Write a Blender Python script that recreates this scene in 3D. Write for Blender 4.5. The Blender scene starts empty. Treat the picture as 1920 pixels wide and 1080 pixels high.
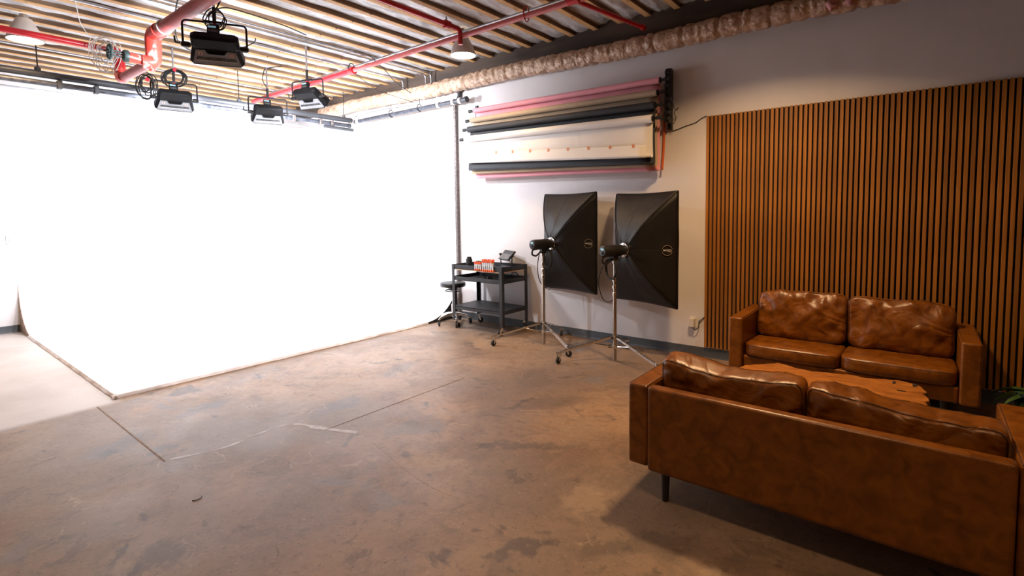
import bpy, bmesh, math, random
from math import sin, cos, pi, radians
from mathutils import Vector, Matrix, noise

S = bpy.context.scene
COL = S.collection

# ------------------------------------------------------------------ camera
RT = Vector((0.62350, -0.78170, -0.01409))
FW = Vector((0.78000, 0.62205, -0.06704))
FW.normalize()
RT = (RT - FW * RT.dot(FW)).normalized()
UP = RT.cross(FW)
cam_d = bpy.data.cameras.new('camera')
cam = bpy.data.objects.new('camera', cam_d)
COL.objects.link(cam)
cam.matrix_world = Matrix(((RT.x, UP.x, -FW.x, 0.0), (RT.y, UP.y, -FW.y, 0.0), (RT.z, UP.z, -FW.z, 1.5), (0, 0, 0, 1)))
cam_d.sensor_width = 36.0
cam_d.lens = 36.0 * 961.06 / 1920.0
cam_d.shift_y = -77.0 / 1920.0
cam_d.clip_start = 0.02
S.camera = cam

# ------------------------------------------------------------------ world, exposure
W = bpy.data.worlds.new('world')
S.world = W
W.use_nodes = True
W.node_tree.nodes['Background'].inputs[0].default_value = (0.9, 0.85, 0.8, 1)
W.node_tree.nodes['Background'].inputs[1].default_value = 0.02
S.view_settings.view_transform = 'Standard'
S.view_settings.look = 'None'
S.view_settings.gamma = 1.0
S.view_settings.exposure = 0.0
S.view_settings.use_curve_mapping = False

S.cycles.max_bounces = 7
S.cycles.diffuse_bounces = 4
S.cycles.glossy_bounces = 3
S.cycles.caustics_reflective = False
S.cycles.caustics_refractive = False

LED_W = 118.0          # each ceiling LED panel
LED_COL = (0.91, 0.94, 1.02)
PENDANT_W = 26.0      # each warm pendant lamp
PENDANT_COL = (1.0, 0.62, 0.30)

# ------------------------------------------------------------------ materials
MATS = {}


def pm(name, c1, c2=None, rough=0.5, metal=0.0, scale=8.0, detail=3.0, bump=0.0, bscale=None, stretch=None,
       spec=0.5, lo=0.35, hi=0.65, rvar=0.0, distort=0.0, coat=0.0):
    """procedural material: noise between two colours, noise bump, optional stretch of the pattern"""
    m = bpy.data.materials.new(name)
    m.use_nodes = True
    nt = m.node_tree
    N, L = nt.nodes, nt.links
    b = N['Principled BSDF']
    b.inputs['Metallic'].default_value = metal
    b.inputs['Roughness'].default_value = rough
    b.inputs['Specular IOR Level'].default_value = spec
    b.inputs['Coat Weight'].default_value = coat
    tc = N.new('ShaderNodeTexCoord')
    src = tc.outputs['Object']
    if stretch:
        mp = N.new('ShaderNodeMapping')
        mp.inputs['Scale'].default_value = stretch
        L.new(src, mp.inputs['Vector'])
        src = mp.outputs[0]
    no = N.new('ShaderNodeTexNoise')
    no.inputs['Scale'].default_value = scale
    no.inputs['Detail'].default_value = detail
    no.inputs['Distortion'].default_value = distort
    L.new(src, no.inputs['Vector'])
    r = N.new('ShaderNodeValToRGB')
    c2 = c2 or tuple(x * 0.88 for x in c1)
    r.color_ramp.elements[0].position = lo
    r.color_ramp.elements[1].position = hi
    r.color_ramp.elements[0].color = (*c2, 1)
    r.color_ramp.elements[1].color = (*c1, 1)
    L.new(no.outputs[0], r.inputs[0])
    L.new(r.outputs[0], b.inputs['Base Color'])
    if rvar:
        mr = N.new('ShaderNodeMapRange')
        mr.inputs[3].default_value = rough - rvar
        mr.inputs[4].default_value = rough + rvar
        L.new(no.outputs[0], mr.inputs[0])
        L.new(mr.outputs[0], b.inputs['Roughness'])
    if bump:
        n2 = N.new('ShaderNodeTexNoise')
        n2.inputs['Scale'].default_value = bscale or scale * 6
        n2.inputs['Detail'].default_value = 4
        L.new(src, n2.inputs['Vector'])
        bp = N.new('ShaderNodeBump')
        bp.inputs['Strength'].default_value = bump
        bp.inputs['Distance'].default_value = 0.01
        L.new(n2.outputs[0], bp.inputs['Height'])
        L.new(bp.outputs[0], b.inputs['Normal'])
    MATS[name] = m
    return m


def em(name, col, strength):
    m = bpy.data.materials.new(name)
    m.use_nodes = True
    b = m.node_tree.nodes['Principled BSDF']
    b.inputs['Base Color'].default_value = (*col, 1)
    b.inputs['Emission Color'].default_value = (*col, 1)
    b.inputs['Emission Strength'].default_value = strength
    b.inputs['Roughness'].default_value = 0.5
    MATS[name] = m
    return m


pm('wall_paint', (0.72, 0.69, 0.69), (0.69, 0.66, 0.66), rough=0.75, scale=3, bump=0.12, bscale=160)
pm('bounce_cut_dark', (0.10, 0.10, 0.10), (0.085, 0.085, 0.085), rough=0.7, scale=3)  # dark tone put on the unseen walls to cut bounced fill light
pm('cyc_paint', (0.86, 0.86, 0.87), (0.84, 0.84, 0.85), rough=0.6, scale=1.5)
pm('edge_pale', (0.80, 0.74, 0.71), (0.66, 0.55, 0.50), rough=0.6, scale=9)
pm('plywood_edge', (0.50, 0.36, 0.28), (0.30, 0.19, 0.14), rough=0.7, scale=14, stretch=(1, 1, 4))
pm('crack_pale', (0.34, 0.265, 0.215), (0.25, 0.185, 0.145), rough=0.38, scale=20)
pm('cyc_dark', (0.045, 0.038, 0.036), (0.02, 0.017, 0.016), rough=0.8)
pm('vinyl_base', (0.055, 0.06, 0.068), (0.045, 0.05, 0.056), rough=0.5)
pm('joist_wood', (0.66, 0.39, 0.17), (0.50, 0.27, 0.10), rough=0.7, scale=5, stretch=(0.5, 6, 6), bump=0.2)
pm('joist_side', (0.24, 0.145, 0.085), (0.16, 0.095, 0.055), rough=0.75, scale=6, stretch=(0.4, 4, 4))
pm('insulation', (0.66, 0.645, 0.65), (0.44, 0.43, 0.435), rough=0.32, scale=5, detail=5, bump=0.5, bscale=9, stretch=(0.7, 1.6, 1), distort=1.5)
pm('roof_deck', (0.30, 0.24, 0.18), (0.2, 0.16, 0.12), rough=0.8)
pm('beam_wood', (0.085, 0.055, 0.038), (0.04, 0.027, 0.02), rough=0.75, scale=4, stretch=(1, 0.3, 2))
pm('duct_wrap', (0.62, 0.44, 0.31), (0.38, 0.24, 0.16), rough=0.2, scale=10, detail=6, bump=0.9, bscale=16, distort=1.0, rvar=0.06)
pm('duct_pink', (0.70, 0.36, 0.36), (0.5, 0.25, 0.24), rough=0.7, scale=18, bump=0.8, bscale=40)
pm('red_paint', (0.55, 0.012, 0.02), (0.42, 0.008, 0.014), rough=0.3, scale=5)
pm('red_fitting', (0.62, 0.045, 0.03), (0.75, 0.38, 0.35), rough=0.4, scale=13, lo=0.30, hi=0.42)
pm('red_faded', (0.52, 0.12, 0.11), (0.46, 0.085, 0.085), rough=0.45, scale=30, bump=0.15)
pm('galvanised', (0.52, 0.54, 0.57), (0.40, 0.42, 0.46), rough=0.3, metal=0.9, scale=12)
pm('grey_pipe', (0.055, 0.058, 0.066), (0.036, 0.038, 0.043), rough=0.45, metal=0.1, scale=6, stretch=(0.5, 1, 1))
pm('spotted_pipe', (0.075, 0.082, 0.10), (0.035, 0.039, 0.05), rough=0.42, metal=0.15, scale=22, detail=5, lo=0.42, hi=0.58)
pm('post_metal', (0.24, 0.21, 0.20), (0.10, 0.08, 0.075), rough=0.5, metal=0.5, scale=60, detail=4, lo=0.42, hi=0.6)
pm('chrome', (0.72, 0.70, 0.67), (0.66, 0.64, 0.61), rough=0.18, metal=1.0, scale=4)
pm('steel_warm', (0.50, 0.45, 0.39), (0.42, 0.38, 0.33), rough=0.28, metal=1.0, scale=6)
pm('black_plastic', (0.014, 0.014, 0.015), (0.010, 0.010, 0.011), rough=0.42, scale=20)
pm('black_metal', (0.020, 0.020, 0.022), (0.014, 0.014, 0.016), rough=0.45, metal=0.3, scale=15)
pm('black_rubber', (0.012, 0.012, 0.012), (0.018, 0.018, 0.018), rough=0.7)
pm('cart_black', (0.028, 0.028, 0.031), (0.020, 0.020, 0.022), rough=0.5, metal=0.2, scale=12)
pm('lamp_shade', (0.62, 0.57, 0.52), (0.56, 0.51, 0.46), rough=0.45, scale=5)
pm('led_panel_grey', (0.33, 0.345, 0.37), (0.29, 0.305, 0.325), rough=0.45, metal=0.0, scale=30)
pm('vent_grey', (0.05, 0.052, 0.056), (0.14, 0.145, 0.15), rough=0.5, metal=0.4, scale=90, lo=0.45, hi=0.5)
pm('tie_red', (0.75, 0.02, 0.05), (0.6, 0.015, 0.04), rough=0.5)
pm('label_white', (0.8, 0.75, 0.74), (0.75, 0.7, 0.69), rough=0.5)
pm('ring_red', (0.88, 0.50, 0.45), (0.8, 0.32, 0.28), rough=0.5)
pm('cable_white', (0.72, 0.70, 0.66), (0.62, 0.60, 0.56), rough=0.5)
pm('valve_green', (0.045, 0.07, 0.065), (0.03, 0.045, 0.045), rough=0.5, metal=0.4)
pm('leather', (0.245, 0.078, 0.005), (0.115, 0.033, 0.0018), rough=0.33, scale=14.0, detail=6, bump=0.10, bscale=240, lo=0.30, hi=0.70, rvar=0.08, distort=0.8)
pm('led_black', (0.010, 0.010, 0.011), (0.007, 0.007, 0.008), rough=0.6, spec=0.22, scale=20)
pm('leather_seam', (0.06, 0.018, 0.006), (0.045, 0.013, 0.004), rough=0.5)
pm('leg_black', (0.012, 0.010, 0.009), (0.016, 0.013, 0.012), rough=0.35)
pm('table_wood', (0.46, 0.175, 0.035), (0.20, 0.062, 0.012), rough=0.28, scale=5, detail=7, stretch=(5, 1.0, 2), lo=0.32, hi=0.62, bump=0.12, bscale=14, distort=2.0)
pm('table_bark', (0.20, 0.075, 0.022), (0.05, 0.02, 0.008), rough=0.5, scale=24, bump=0.6, bscale=30)
pm('table_hole', (0.02, 0.008, 0.004), (0.012, 0.006, 0.003), rough=0.8)
pm('felt_black', (0.008, 0.006, 0.006), (0.005, 0.004, 0.004), rough=0.95, scale=60)
pm('paper_pink', (0.85, 0.37, 0.42), (0.82, 0.35, 0.40), rough=0.75, scale=3, spec=0.3)
pm('paper_tan', (0.50, 0.38, 0.26), (0.47, 0.355, 0.24), rough=0.8, scale=3, spec=0.3)
pm('paper_black', (0.028, 0.030, 0.036), (0.022, 0.024, 0.03), rough=0.65, scale=3)
pm('paper_white', (0.80, 0.77, 0.74), (0.77, 0.74, 0.71), rough=0.8, scale=3, spec=0.3)
pm('paper_pink_lamplit', (0.66, 0.14, 0.03), (0.6, 0.12, 0.025), rough=0.75, spec=0.3)  # back of the pink paper, warm lamplight put into the colour
pm('tape_orange', (0.66, 0.27, 0.14), (0.6, 0.24, 0.12), rough=0.6)
pm('softbox_fabric', (0.0085, 0.0075, 0.007), (0.006, 0.005, 0.005), spec=0.38, rough=0.50, scale=7, detail=5, bump=0.28, bscale=11, distort=0.6)
pm('diffuser_white', (0.8, 0.8, 0.8), (0.75, 0.75, 0.75), rough=0.7)
pm('logo_gold', (0.20, 0.15, 0.085), (0.15, 0.11, 0.06), rough=0.5)
pm('logo_white', (0.75, 0.70, 0.66), (0.7, 0.65, 0.6), rough=0.5)
pm('clamp_orange', (0.85, 0.12, 0.012), (0.75, 0.09, 0.01), rough=0.4)
pm('clamp_grey', (0.75, 0.75, 0.75), (0.55, 0.56, 0.56), rough=0.4, metal=0.0, scale=30)
pm('bare_wood', (0.62, 0.42, 0.25), (0.52, 0.34, 0.2), rough=0.6, scale=10)
pm('plastic_white', (0.74, 0.70, 0.66), (0.70, 0.66, 0.62), rough=0.4)
pm('glass_grey', (0.10, 0.095, 0.095), (0.07, 0.065, 0.065), rough=0.25)
pm('leaf_green', (0.045, 0.12, 0.018), (0.02, 0.06, 0.012), rough=0.5, scale=12)
pm('glaze_blue', (0.010, 0.020, 0.065), (0.008, 0.014, 0.045), rough=0.22, scale=10)
em('bulb_glow', (1.0, 0.90, 0.74), 9.0)
em('led_glow', (0.95, 0.97, 1.0), 9.0)
em('screen_glow', (0.35, 0.65, 0.75), 0.3)


def slat_material():
    m = pm('slat_wood', (0.44, 0.172, 0.022), (0.27, 0.098, 0.011), rough=0.5, scale=6, detail=6, stretch=(7, 7, 0.35), lo=0.3, hi=0.7, bump=0.15, bscale=30)
    nt = m.node_tree
    N, L = nt.nodes, nt.links
    b = N['Principled BSDF']
    src = b.inputs['Base Color'].links[0].from_socket
    oi = N.new('ShaderNodeObjectInfo')
    mr = N.new('ShaderNodeMapRange')
    mr.inputs[3].default_value = 0.72
    mr.inputs[4].default_value = 1.15
    L.new(oi.outputs['Random'], mr.inputs[0])
    hs = N.new('ShaderNodeHueSaturation')
    L.new(mr.outputs[0], hs.inputs['Value'])
    L.new(src, hs.inputs['Color'])
    L.new(hs.outputs[0], b.inputs['Base Color'])
    return m


for nm_, ds_ in (('duct_wrap', 0.045), ('insulation', 0.04)):
    for nd_ in MATS[nm_].node_tree.nodes:
        if nd_.type == 'BUMP':
            nd_.inputs['Distance'].default_value = ds_
slat_material()


def cushion_material():
    """the sofa leather with soft creases"""
    m = MATS['leather'].copy()
    m.name = 'leather_cushion'
    nt = m.node_tree
    N, L = nt.nodes, nt.links
    b = N['Principled BSDF']
    b.inputs['Roughness'].default_value = 0.3
    fine = b.inputs['Normal'].links[0].from_socket
    tc = N.new('ShaderNodeTexCoord')
    mp = N.new('ShaderNodeMapping')
    mp.inputs['Scale'].default_value = (1.0, 0.6, 1.5)
    mp.inputs['Rotation'].default_value = (0, 0.6, 0)
    L.new(tc.outputs['Object'], mp.inputs[0])
    no = N.new('ShaderNodeTexNoise')
    no.inputs['Scale'].default_value = 3.6
    no.inputs['Detail'].default_value = 2.0
    no.inputs['Distortion'].default_value = 1.2
    L.new(mp.outputs[0], no.inputs['Vector'])
    sb = N.new('ShaderNodeMath')
    sb.operation = 'SUBTRACT'
    sb.inputs[1].default_value = 0.5
    L.new(no.outputs[0], sb.inputs[0])
    ab = N.new('ShaderNodeMath')
    ab.operation = 'ABSOLUTE'
    L.new(sb.outputs[0], ab.inputs[0])
    bp = N.new('ShaderNodeBump')
    bp.inputs['Strength'].default_value = 0.42
    bp.inputs['Distance'].default_value = 0.06
    L.new(ab.outputs[0], bp.inputs['Height'])
    L.new(fine, bp.inputs['Normal'])
    L.new(bp.outputs[0], b.inputs['Normal'])
    MATS['leather_cushion'] = m


cushion_material()


def joist_material():
    """bottom flange: wood with dark staple specks"""
    m = MATS['joist_wood']
    nt = m.node_tree
    N, L = nt.nodes, nt.links
    b = N['Principled BSDF']
    src = b.inputs['Base Color'].links[0].from_socket
    tc = N.new('ShaderNodeTexCoord')
    mp = N.new('ShaderNodeMapping')
    mp.inputs['Scale'].default_value = (9, 16, 9)
    L.new(tc.outputs['Object'], mp.inputs[0])
    vo = N.new('ShaderNodeTexVoronoi')
    vo.inputs['Scale'].default_value = 1.0
    L.new(mp.outputs[0], vo.inputs['Vector'])
    lt = N.new('ShaderNodeMath')
    lt.operation = 'LESS_THAN'
    lt.inputs[1].default_value = 0.13
    L.new(vo.outputs['Distance'], lt.inputs[0])
    mx = N.new('ShaderNodeMix')
    mx.data_type = 'RGBA'
    L.new(lt.outputs[0], mx.inputs['Factor'])
    L.new(src, mx.inputs[6])
    mx.inputs[7].default_value = (0.07, 0.04, 0.02, 1)
    L.new(mx.outputs[2], b.inputs['Base Color'])


joist_material()


def floor_material():
    m = bpy.data.materials.new('concrete')
    m.use_nodes = True
    nt = m.node_tree
    N, L = nt.nodes, nt.links
    b = N['Principled BSDF']
    tc = N.new('ShaderNodeTexCoord')
    P = tc.outputs['Object']

    def nz(scale, detail=4.0, dist=0.0, stretch=None, rough=0.55):
        src = P
        if stretch:
            mp = N.new('ShaderNodeMapping')
            mp.inputs['Scale'].default_value = stretch
            mp.inputs['Location'].default_value = (3.1 * scale, 1.7, 0)
            L.new(P, mp.inputs[0])
            src = mp.outputs[0]
        n = N.new('ShaderNodeTexNoise')
        n.inputs['Scale'].default_value = scale
        n.inputs['Detail'].default_value = detail
        n.inputs['Roughness'].default_value = rough
        n.inputs['Distortion'].default_value = dist
        L.new(src, n.inputs['Vector'])
        return n.outputs[0]

    def ramp(v, a, b_, smooth=True):
        r = N.new('ShaderNodeMapRange')
        r.interpolation_type = 'SMOOTHSTEP' if smooth else 'LINEAR'
        r.inputs[1].default_value = a
        r.inputs[2].default_value = b_
        L.new(v, r.inputs[0])
        return r.outputs[0]

    def mix(f, a, c, amount=1.0):
        x = N.new('ShaderNodeMix')
        x.data_type = 'RGBA'
        if amount != 1.0:
            k = N.new('ShaderNodeMath')
            k.operation = 'MULTIPLY'
            k.inputs[1].default_value = amount
            L.new(f, k.inputs[0])
            f = k.outputs[0]
        L.new(f, x.inputs['Factor'])
        for s, i in ((a, 6), (c, 7)):
            if isinstance(s, tuple):
                x.inputs[i].default_value = (*s, 1)
            else:
                L.new(s, x.inputs[i])
        return x.outputs[2]

    def math(op, a, c=None):
        k = N.new('ShaderNodeMath')
        k.operation = op
        for s, i in ((a, 0), (c, 1)):
            if s is None:
                continue
            if isinstance(s, (int, float)):
                k.inputs[i].default_value = s
            else:
                L.new(s, k.inputs[i])
        return k.outputs[0]

    col = mix(ramp(nz(0.9, 8, 0.6, None, 0.62), 0.36, 0.64), (0.325, 0.206, 0.124), (0.180, 0.112, 0.070))
    col = mix(ramp(nz(4.2, 8, 0.9, (1.0, 0.8, 1), 0.66), 0.47, 0.66), col, (0.110, 0.068, 0.040), 0.55)
    col = mix(ramp(nz(5.0, 8, 0.7, (0.8, 1.0, 1), 0.66), 0.52, 0.70), col, (0.37, 0.24, 0.14), 0.45)
    col = mix(ramp(nz(0.55, 4, 0.4, (1, 1, 1)), 0.42, 0.62), col, (0.178, 0.132, 0.102), 0.6)
    col = mix(ramp(nz(3.2, 6, 1.2, (1.3, 0.8, 1)), 0.60, 0.72), col, (0.070, 0.052, 0.042), 0.85)
    col = mix(ramp(nz(2.3, 6, 1.6, (0.8, 1.2, 1)), 0.62, 0.75), col, (0.31, 0.215, 0.140), 0.75)
    col = mix(ramp(nz(11, 5, 0.8), 0.60, 0.74), col, (0.10, 0.063, 0.040), 0.75)
    col = mix(ramp(nz(60, 3), 0.62, 0.72), col, (0.40, 0.30, 0.20), 0.5)
    col = mix(ramp(nz(45, 2, 0, (1, 1.2, 1)), 0.66, 0.72), col, (0.06, 0.04, 0.028), 0.7)
    dn = N.new('ShaderNodeTexNoise')
    dn.inputs['Scale'].default_value = 7.0
    dn.inputs['Detail'].default_value = 5
    dn.inputs['Roughness'].default_value = 0.65
    L.new(P, dn.inputs['Vector'])
    ad = N.new('ShaderNodeVectorMath')
    ad.operation = 'MULTIPLY_ADD'
    ad.inputs[1].default_value = (0.36, 0.36, 0)
    ad.inputs[2].default_value = (-0.18, -0.18, 0)
    L.new(dn.outputs[1], ad.inputs[0])
    a2 = N.new('ShaderNodeVectorMath')
    L.new(ad.outputs[0], a2.inputs[0])
    L.new(P, a2.inputs[1])
    warped = a2.outputs[0]

    def stain(x, y, rx, ry, rot, c, amt):
        nonlocal col
        mp = N.new('ShaderNodeMapping')
        mp.vector_type = 'TEXTURE'
        mp.inputs['Location'].default_value = (x, y, 0)
        mp.inputs['Rotation'].default_value = (0, 0, rot)
        mp.inputs['Scale'].default_value = (rx, ry, 1)
        L.new(warped, mp.inputs[0])
        ln_ = N.new('ShaderNodeVectorMath')
        ln_.operation = 'LENGTH'
        L.new(mp.outputs[0], ln_.inputs[0])
        col = mix(math('SUBTRACT', 1.0, ramp(ln_.outputs['Value'], 0.45, 1.05)), col, c, amt)

    DK, PL, BL, RU = (0.075, 0.052, 0.042), (0.36, 0.255, 0.165), (0.115, 0.115, 0.13), (0.30, 0.16, 0.07)
    for args in ((0.72, 2.60, 0.20, 0.12, 0.5, DK, 0.65), (1.74, 1.37, 0.22, 0.07, 2.5, DK, 0.75), (2.40, 2.14, 0.10, 0.05, 0.6, DK, 0.7), (2.20, 1.76, 0.09, 0.05, 0.3, DK, 0.6),
                 (2.55, 1.95, 0.45, 0.06, -1.0, DK, 0.55), (2.27, 1.31, 0.20, 0.13, 0.2, PL, 0.6), (2.95, 1.75, 0.30, 0.20, 0.4, PL, 0.35), (2.05, 2.25, 0.28, 0.10, -1.1, PL, 0.5),
                 (2.35, 2.72, 0.30, 0.16, -0.7, BL, 0.6), (1.55, 4.35, 0.28, 0.10, 0.2, BL, 0.55), (0.95, 4.1, 0.30, 0.16, 0.6, BL, 0.55), (2.2, 3.55, 0.30, 0.12, 0.1, BL, 0.5), (3.1, 3.9, 0.35, 0.14, 0.3, BL, 0.45),
                 (1.35, 4.75, 0.22, 0.08, 0.2, RU, 0.55), (1.10, 3.78, 0.12, 0.06, 0.4, BL, 0.7), (1.25, 1.9, 0.09, 0.06, 0, DK, 0.5), (0.5, 2.95, 0.10, 0.05, 0.6, DK, 0.5), (2.05, 0.95, 0.40, 0.10, -0.9, DK, 0.5),
                 (2.1, 0.65, 0.08, 0.05, 0, PL, 0.6), (3.7, 2.7, 0.4, 0.2, 0.5, DK, 0.35), (3.3, 2.2, 0.45, 0.16, -0.6, DK, 0.4)):
        stain(*args)
    # bluish grey scuffs
    col = mix(ramp(nz(1.7, 5, 0.9, (1.1, 0.9, 1)), 0.60, 0.74), col, (0.15, 0.145, 0.155), 0.6)
    col = mix(ramp(nz(24, 8, 0.3, (1, 0.9, 1), 0.7), 0.50, 0.66), col, (0.085, 0.052, 0.032), 0.30)
    col = mix(ramp(nz(31, 8, 0.2, (0.9, 1.1, 1), 0.7), 0.56, 0.70), col, (0.42, 0.30, 0.19), 0.40)
    # hairline cracks, pale and filled
    vo = N.new('ShaderNodeTexVoronoi')
    vo.feature = 'DISTANCE_TO_EDGE'
    vo.inputs['Scale'].default_value = 0.75
    wn = N.new('ShaderNodeTexNoise')
    wn.inputs['Scale'].default_value = 3.0
    wn.inputs['Detail'].default_value = 5
    L.new(P, wn.inputs['Vector'])
    va = N.new('ShaderNodeVectorMath')
    va.operation = 'MULTIPLY_ADD'
    va.inputs[1].default_value = (0.55, 0.55, 0)
    L.new(wn.outputs[1], va.inputs[0])
    L.new(P, va.inputs[2])
    L.new(va.outputs[0], vo.inputs['Vector'])
    crack = math('LESS_THAN', vo.outputs['Distance'], 0.0030)
    gate = ramp(nz(1.3, 2), 0.50, 0.60)
    col = mix(math('MULTIPLY', crack, gate), col, (0.32, 0.235, 0.17), 0.6)
    v2 = N.new('ShaderNodeTexVoronoi')
    v2.feature = 'DISTANCE_TO_EDGE'
    v2.inputs['Scale'].default_value = 2.3
    L.new(va.outputs[0], v2.inputs['Vector'])
    g2 = math('MULTIPLY', ramp(nz(1.1, 3, 0, (1, 1, 1)), 0.52, 0.60), ramp(nz(6, 4), 0.40, 0.60))
    col = mix(math('MULTIPLY', math('LESS_THAN', v2.outputs['Distance'], 0.008), g2), col, (0.40, 0.29, 0.19), 0.6)
    # paler ground and sealed area left of the cyclorama
    sx = N.new('ShaderNodeSeparateXYZ')
    L.new(P, sx.inputs[0])
    pale = math('MULTIPLY', ramp(sx.outputs['Y'], 5.02, 5.16), math('SUBTRACT', 1.0, ramp(sx.outputs['X'], 1.16, 1.24)))
    pc = mix(ramp(nz(1.4, 5, 0.5), 0.35, 0.65), (0.47, 0.42, 0.385), (0.40, 0.355, 0.325))
    col = mix(pale, col, pc)
    L.new(col, b.inputs['Base Color'])
    rr = N.new('ShaderNodeMapRange')
    rr.inputs[3].default_value = 0.34
    rr.inputs[4].default_value = 0.60
    b.inputs['Specular IOR Level'].default_value = 0.42
    L.new(nz(2.4, 5, 0.8), rr.inputs[0])
    L.new(rr.outputs[0], b.inputs['Roughness'])
    bp = N.new('ShaderNodeBump')
    bp.inputs['Strength'].default_value = 0.16
    bp.inputs['Distance'].default_value = 0.006
    L.new(nz(26, 5, 0.4), bp.inputs['Height'])
    L.new(bp.outputs[0], b.inputs['Normal'])
    MATS['concrete'] = m


floor_material()

# ------------------------------------------------------------------ mesh helpers


class MB:
    def __init__(self, M=None):
        self.v, self.f, self.M = [], [], M

    def add(self, vs, fs):
        o = len(self.v)
        for p in vs:
            p = Vector(p)
            self.v.append(tuple(self.M @ p) if self.M else tuple(p))
        self.f += [tuple(i + o for i in q) for q in fs]
        return self

    def box(self, x0, x1, y0, y1, z0, z1):
        v = [(x, y, z) for z in (z0, z1) for y in (y0, y1) for x in (x0, x1)]
        return self.add(v, [(0, 2, 3, 1), (4, 5, 7, 6), (0, 1, 5, 4), (2, 6, 7, 3), (0, 4, 6, 2), (1, 3, 7, 5)])

    def cyl(self, p0, p1, r0, r1=None, n=16):
        r1 = r0 if r1 is None else r1
        return self.sweep([p0, p1], [r0, r1], n)

    def sweep(self, pts, rs, n=10, closed=False):
        pts = [Vector(p) for p in pts]
        if not isinstance(rs, (list, tuple)):
            rs = [rs] * len(pts)
        k = len(pts)
        ref = None
        vs = []
        for i, p in enumerate(pts):
            if closed:
                t = pts[(i + 1) % k] - pts[i - 1]
            else:
                t = pts[min(i + 1, k - 1)] - pts[max(i - 1, 0)]
            t = t.normalized() if t.length > 1e-9 else Vector((0, 0, 1))
            if ref is None:
                ref = Vector((0, 0, 1)) if abs(t.z) < 0.9 else Vector((1, 0, 0))
            a = (ref - t * ref.dot(t))
            a = a.normalized() if a.length > 1e-6 else t.orthogonal().normalized()
            ref = a
            b = t.cross(a)
            for j in range(n):
                th = 2 * pi * j / n
                vs.append(p + (a * cos(th) + b * sin(th)) * rs[i])
        fs = []
        for i in range(k if closed else k - 1):
            i2 = (i + 1) % k
            for j in range(n):
                j2 = (j + 1) % n
                fs.append((i * n + j, i * n + j2, i2 * n + j2, i2 * n + j))
        if not closed:
            fs.append(tuple(reversed(range(n))))
            fs.append(tuple((k - 1) * n + j for j in range(n)))
        return self.add(vs, fs)

    def lathe(self, prof, c=(0, 0, 0), n=28, axis='z'):
        c = Vector(c)
        vs, fs = [], []
        for (r, z) in prof:
            for j in range(n):
                th = 2 * pi * j / n
                q = (r * cos(th), r * sin(th), z)
                if axis == 'x':
                    q = (z, r * cos(th), r * sin(th))
                elif axis == 'y':
                    q = (r * sin(th), z, r * cos(th))
                vs.append(c + Vector(q))
        for i in range(len(prof) - 1):
            for j in range(n):
                j2 = (j + 1) % n
                fs.append((i * n + j, i * n + j2, (i + 1) * n + j2, (i + 1) * n + j))
        loop = abs(prof[0][0] - prof[-1][0]) + abs(prof[0][1] - prof[-1][1]) < 1e-9
        if prof[0][0] > 1e-6 and not loop:
            fs.append(tuple(reversed(range(n))))
        if prof[-1][0] > 1e-6 and not loop:
            fs.append(tuple((len(prof) - 1) * n + j for j in range(n)))
        return self.add(vs, fs)

    def prism(self, poly, axis, a, b):
        """extrude a 2-D polygon along an axis ('x': (y,z), 'y': (x,z), 'z': (x,y))"""
        def P(q, t):
            return {'x': (t, q[0], q[1]), 'y': (q[0], t, q[1]), 'z': (q[0], q[1], t)}[axis]
        n = len(poly)
        vs = [P(q, a) for q in poly] + [P(q, b) for q in poly]
        fs = [tuple(reversed(range(n))), tuple(range(n, 2 * n))]
        fs += [(i, (i + 1) % n, n + (i + 1) % n, n + i) for i in range(n)]
        return self.add(vs, fs)

    def grid(self, fn, nu, nv):
        vs = [fn(i / nu, j / nv) for i in range(nu + 1) for j in range(nv + 1)]
        w = nv + 1
        fs = [(i * w + j, (i + 1) * w + j, (i + 1) * w + j + 1, i * w + j + 1) for i in range(nu) for j in range(nv)]
        return self.add(vs, fs)

    def mesh(self, name, mat, angle=35):
        me = bpy.data.meshes.new(name)
        me.from_pydata(self.v, [], self.f)
        bm = bmesh.new()
        bm.from_mesh(me)
        bmesh.ops.recalc_face_normals(bm, faces=bm.faces)
        bm.to_mesh(me)
        bm.free()
        for p in me.polygons:
            p.use_smooth = True
        me.set_sharp_from_angle(angle=radians(angle))
        me.materials.append(MATS[mat])
        return me

    def build(self, name, mat, parent=None, loc=(0, 0, 0), rot=(0, 0, 0), bevel=0.0, angle=35, seg=2, label=None):
        return link(name, self.mesh(name, mat, angle), parent, loc, rot, bevel, seg, label)


def link(name, me, parent=None, loc=(0, 0, 0), rot=(0, 0, 0), bevel=0.0, seg=2, label=None):
    o = bpy.data.objects.new(name, me)
    COL.objects.link(o)
    o.parent = parent
    o.location = loc
    o.rotation_euler = rot
    if bevel:
        b = o.modifiers.new('bevel', 'BEVEL')
        b.width = bevel
        b.segments = seg
        b.limit_method = 'ANGLE'
        b.angle_limit = radians(40)
    if label:
        o['label'] = label
    return o


def thing(name, label, cat, loc=(0, 0, 0), rz=0.0, group=None):
    o = bpy.data.objects.new(name, None)
    COL.objects.link(o)
    o.empty_display_size = 0.1
    o.location = loc
    o.rotation_euler = (0, 0, rz)
    return tag(o, label, cat, group)


def tag(o, label, cat, group=None):
    o['label'] = label
    o['category'] = cat
    if group:
        o['group'] = group
    return o


def struct(o):
    o['kind'] = 'structure'
    return o


def copy_tree(o, parent=None):
    c = o.copy()
    COL.objects.link(c)
    c.parent = parent
    for ch in list(o.children):
        copy_tree(ch, c)
    return c


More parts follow.
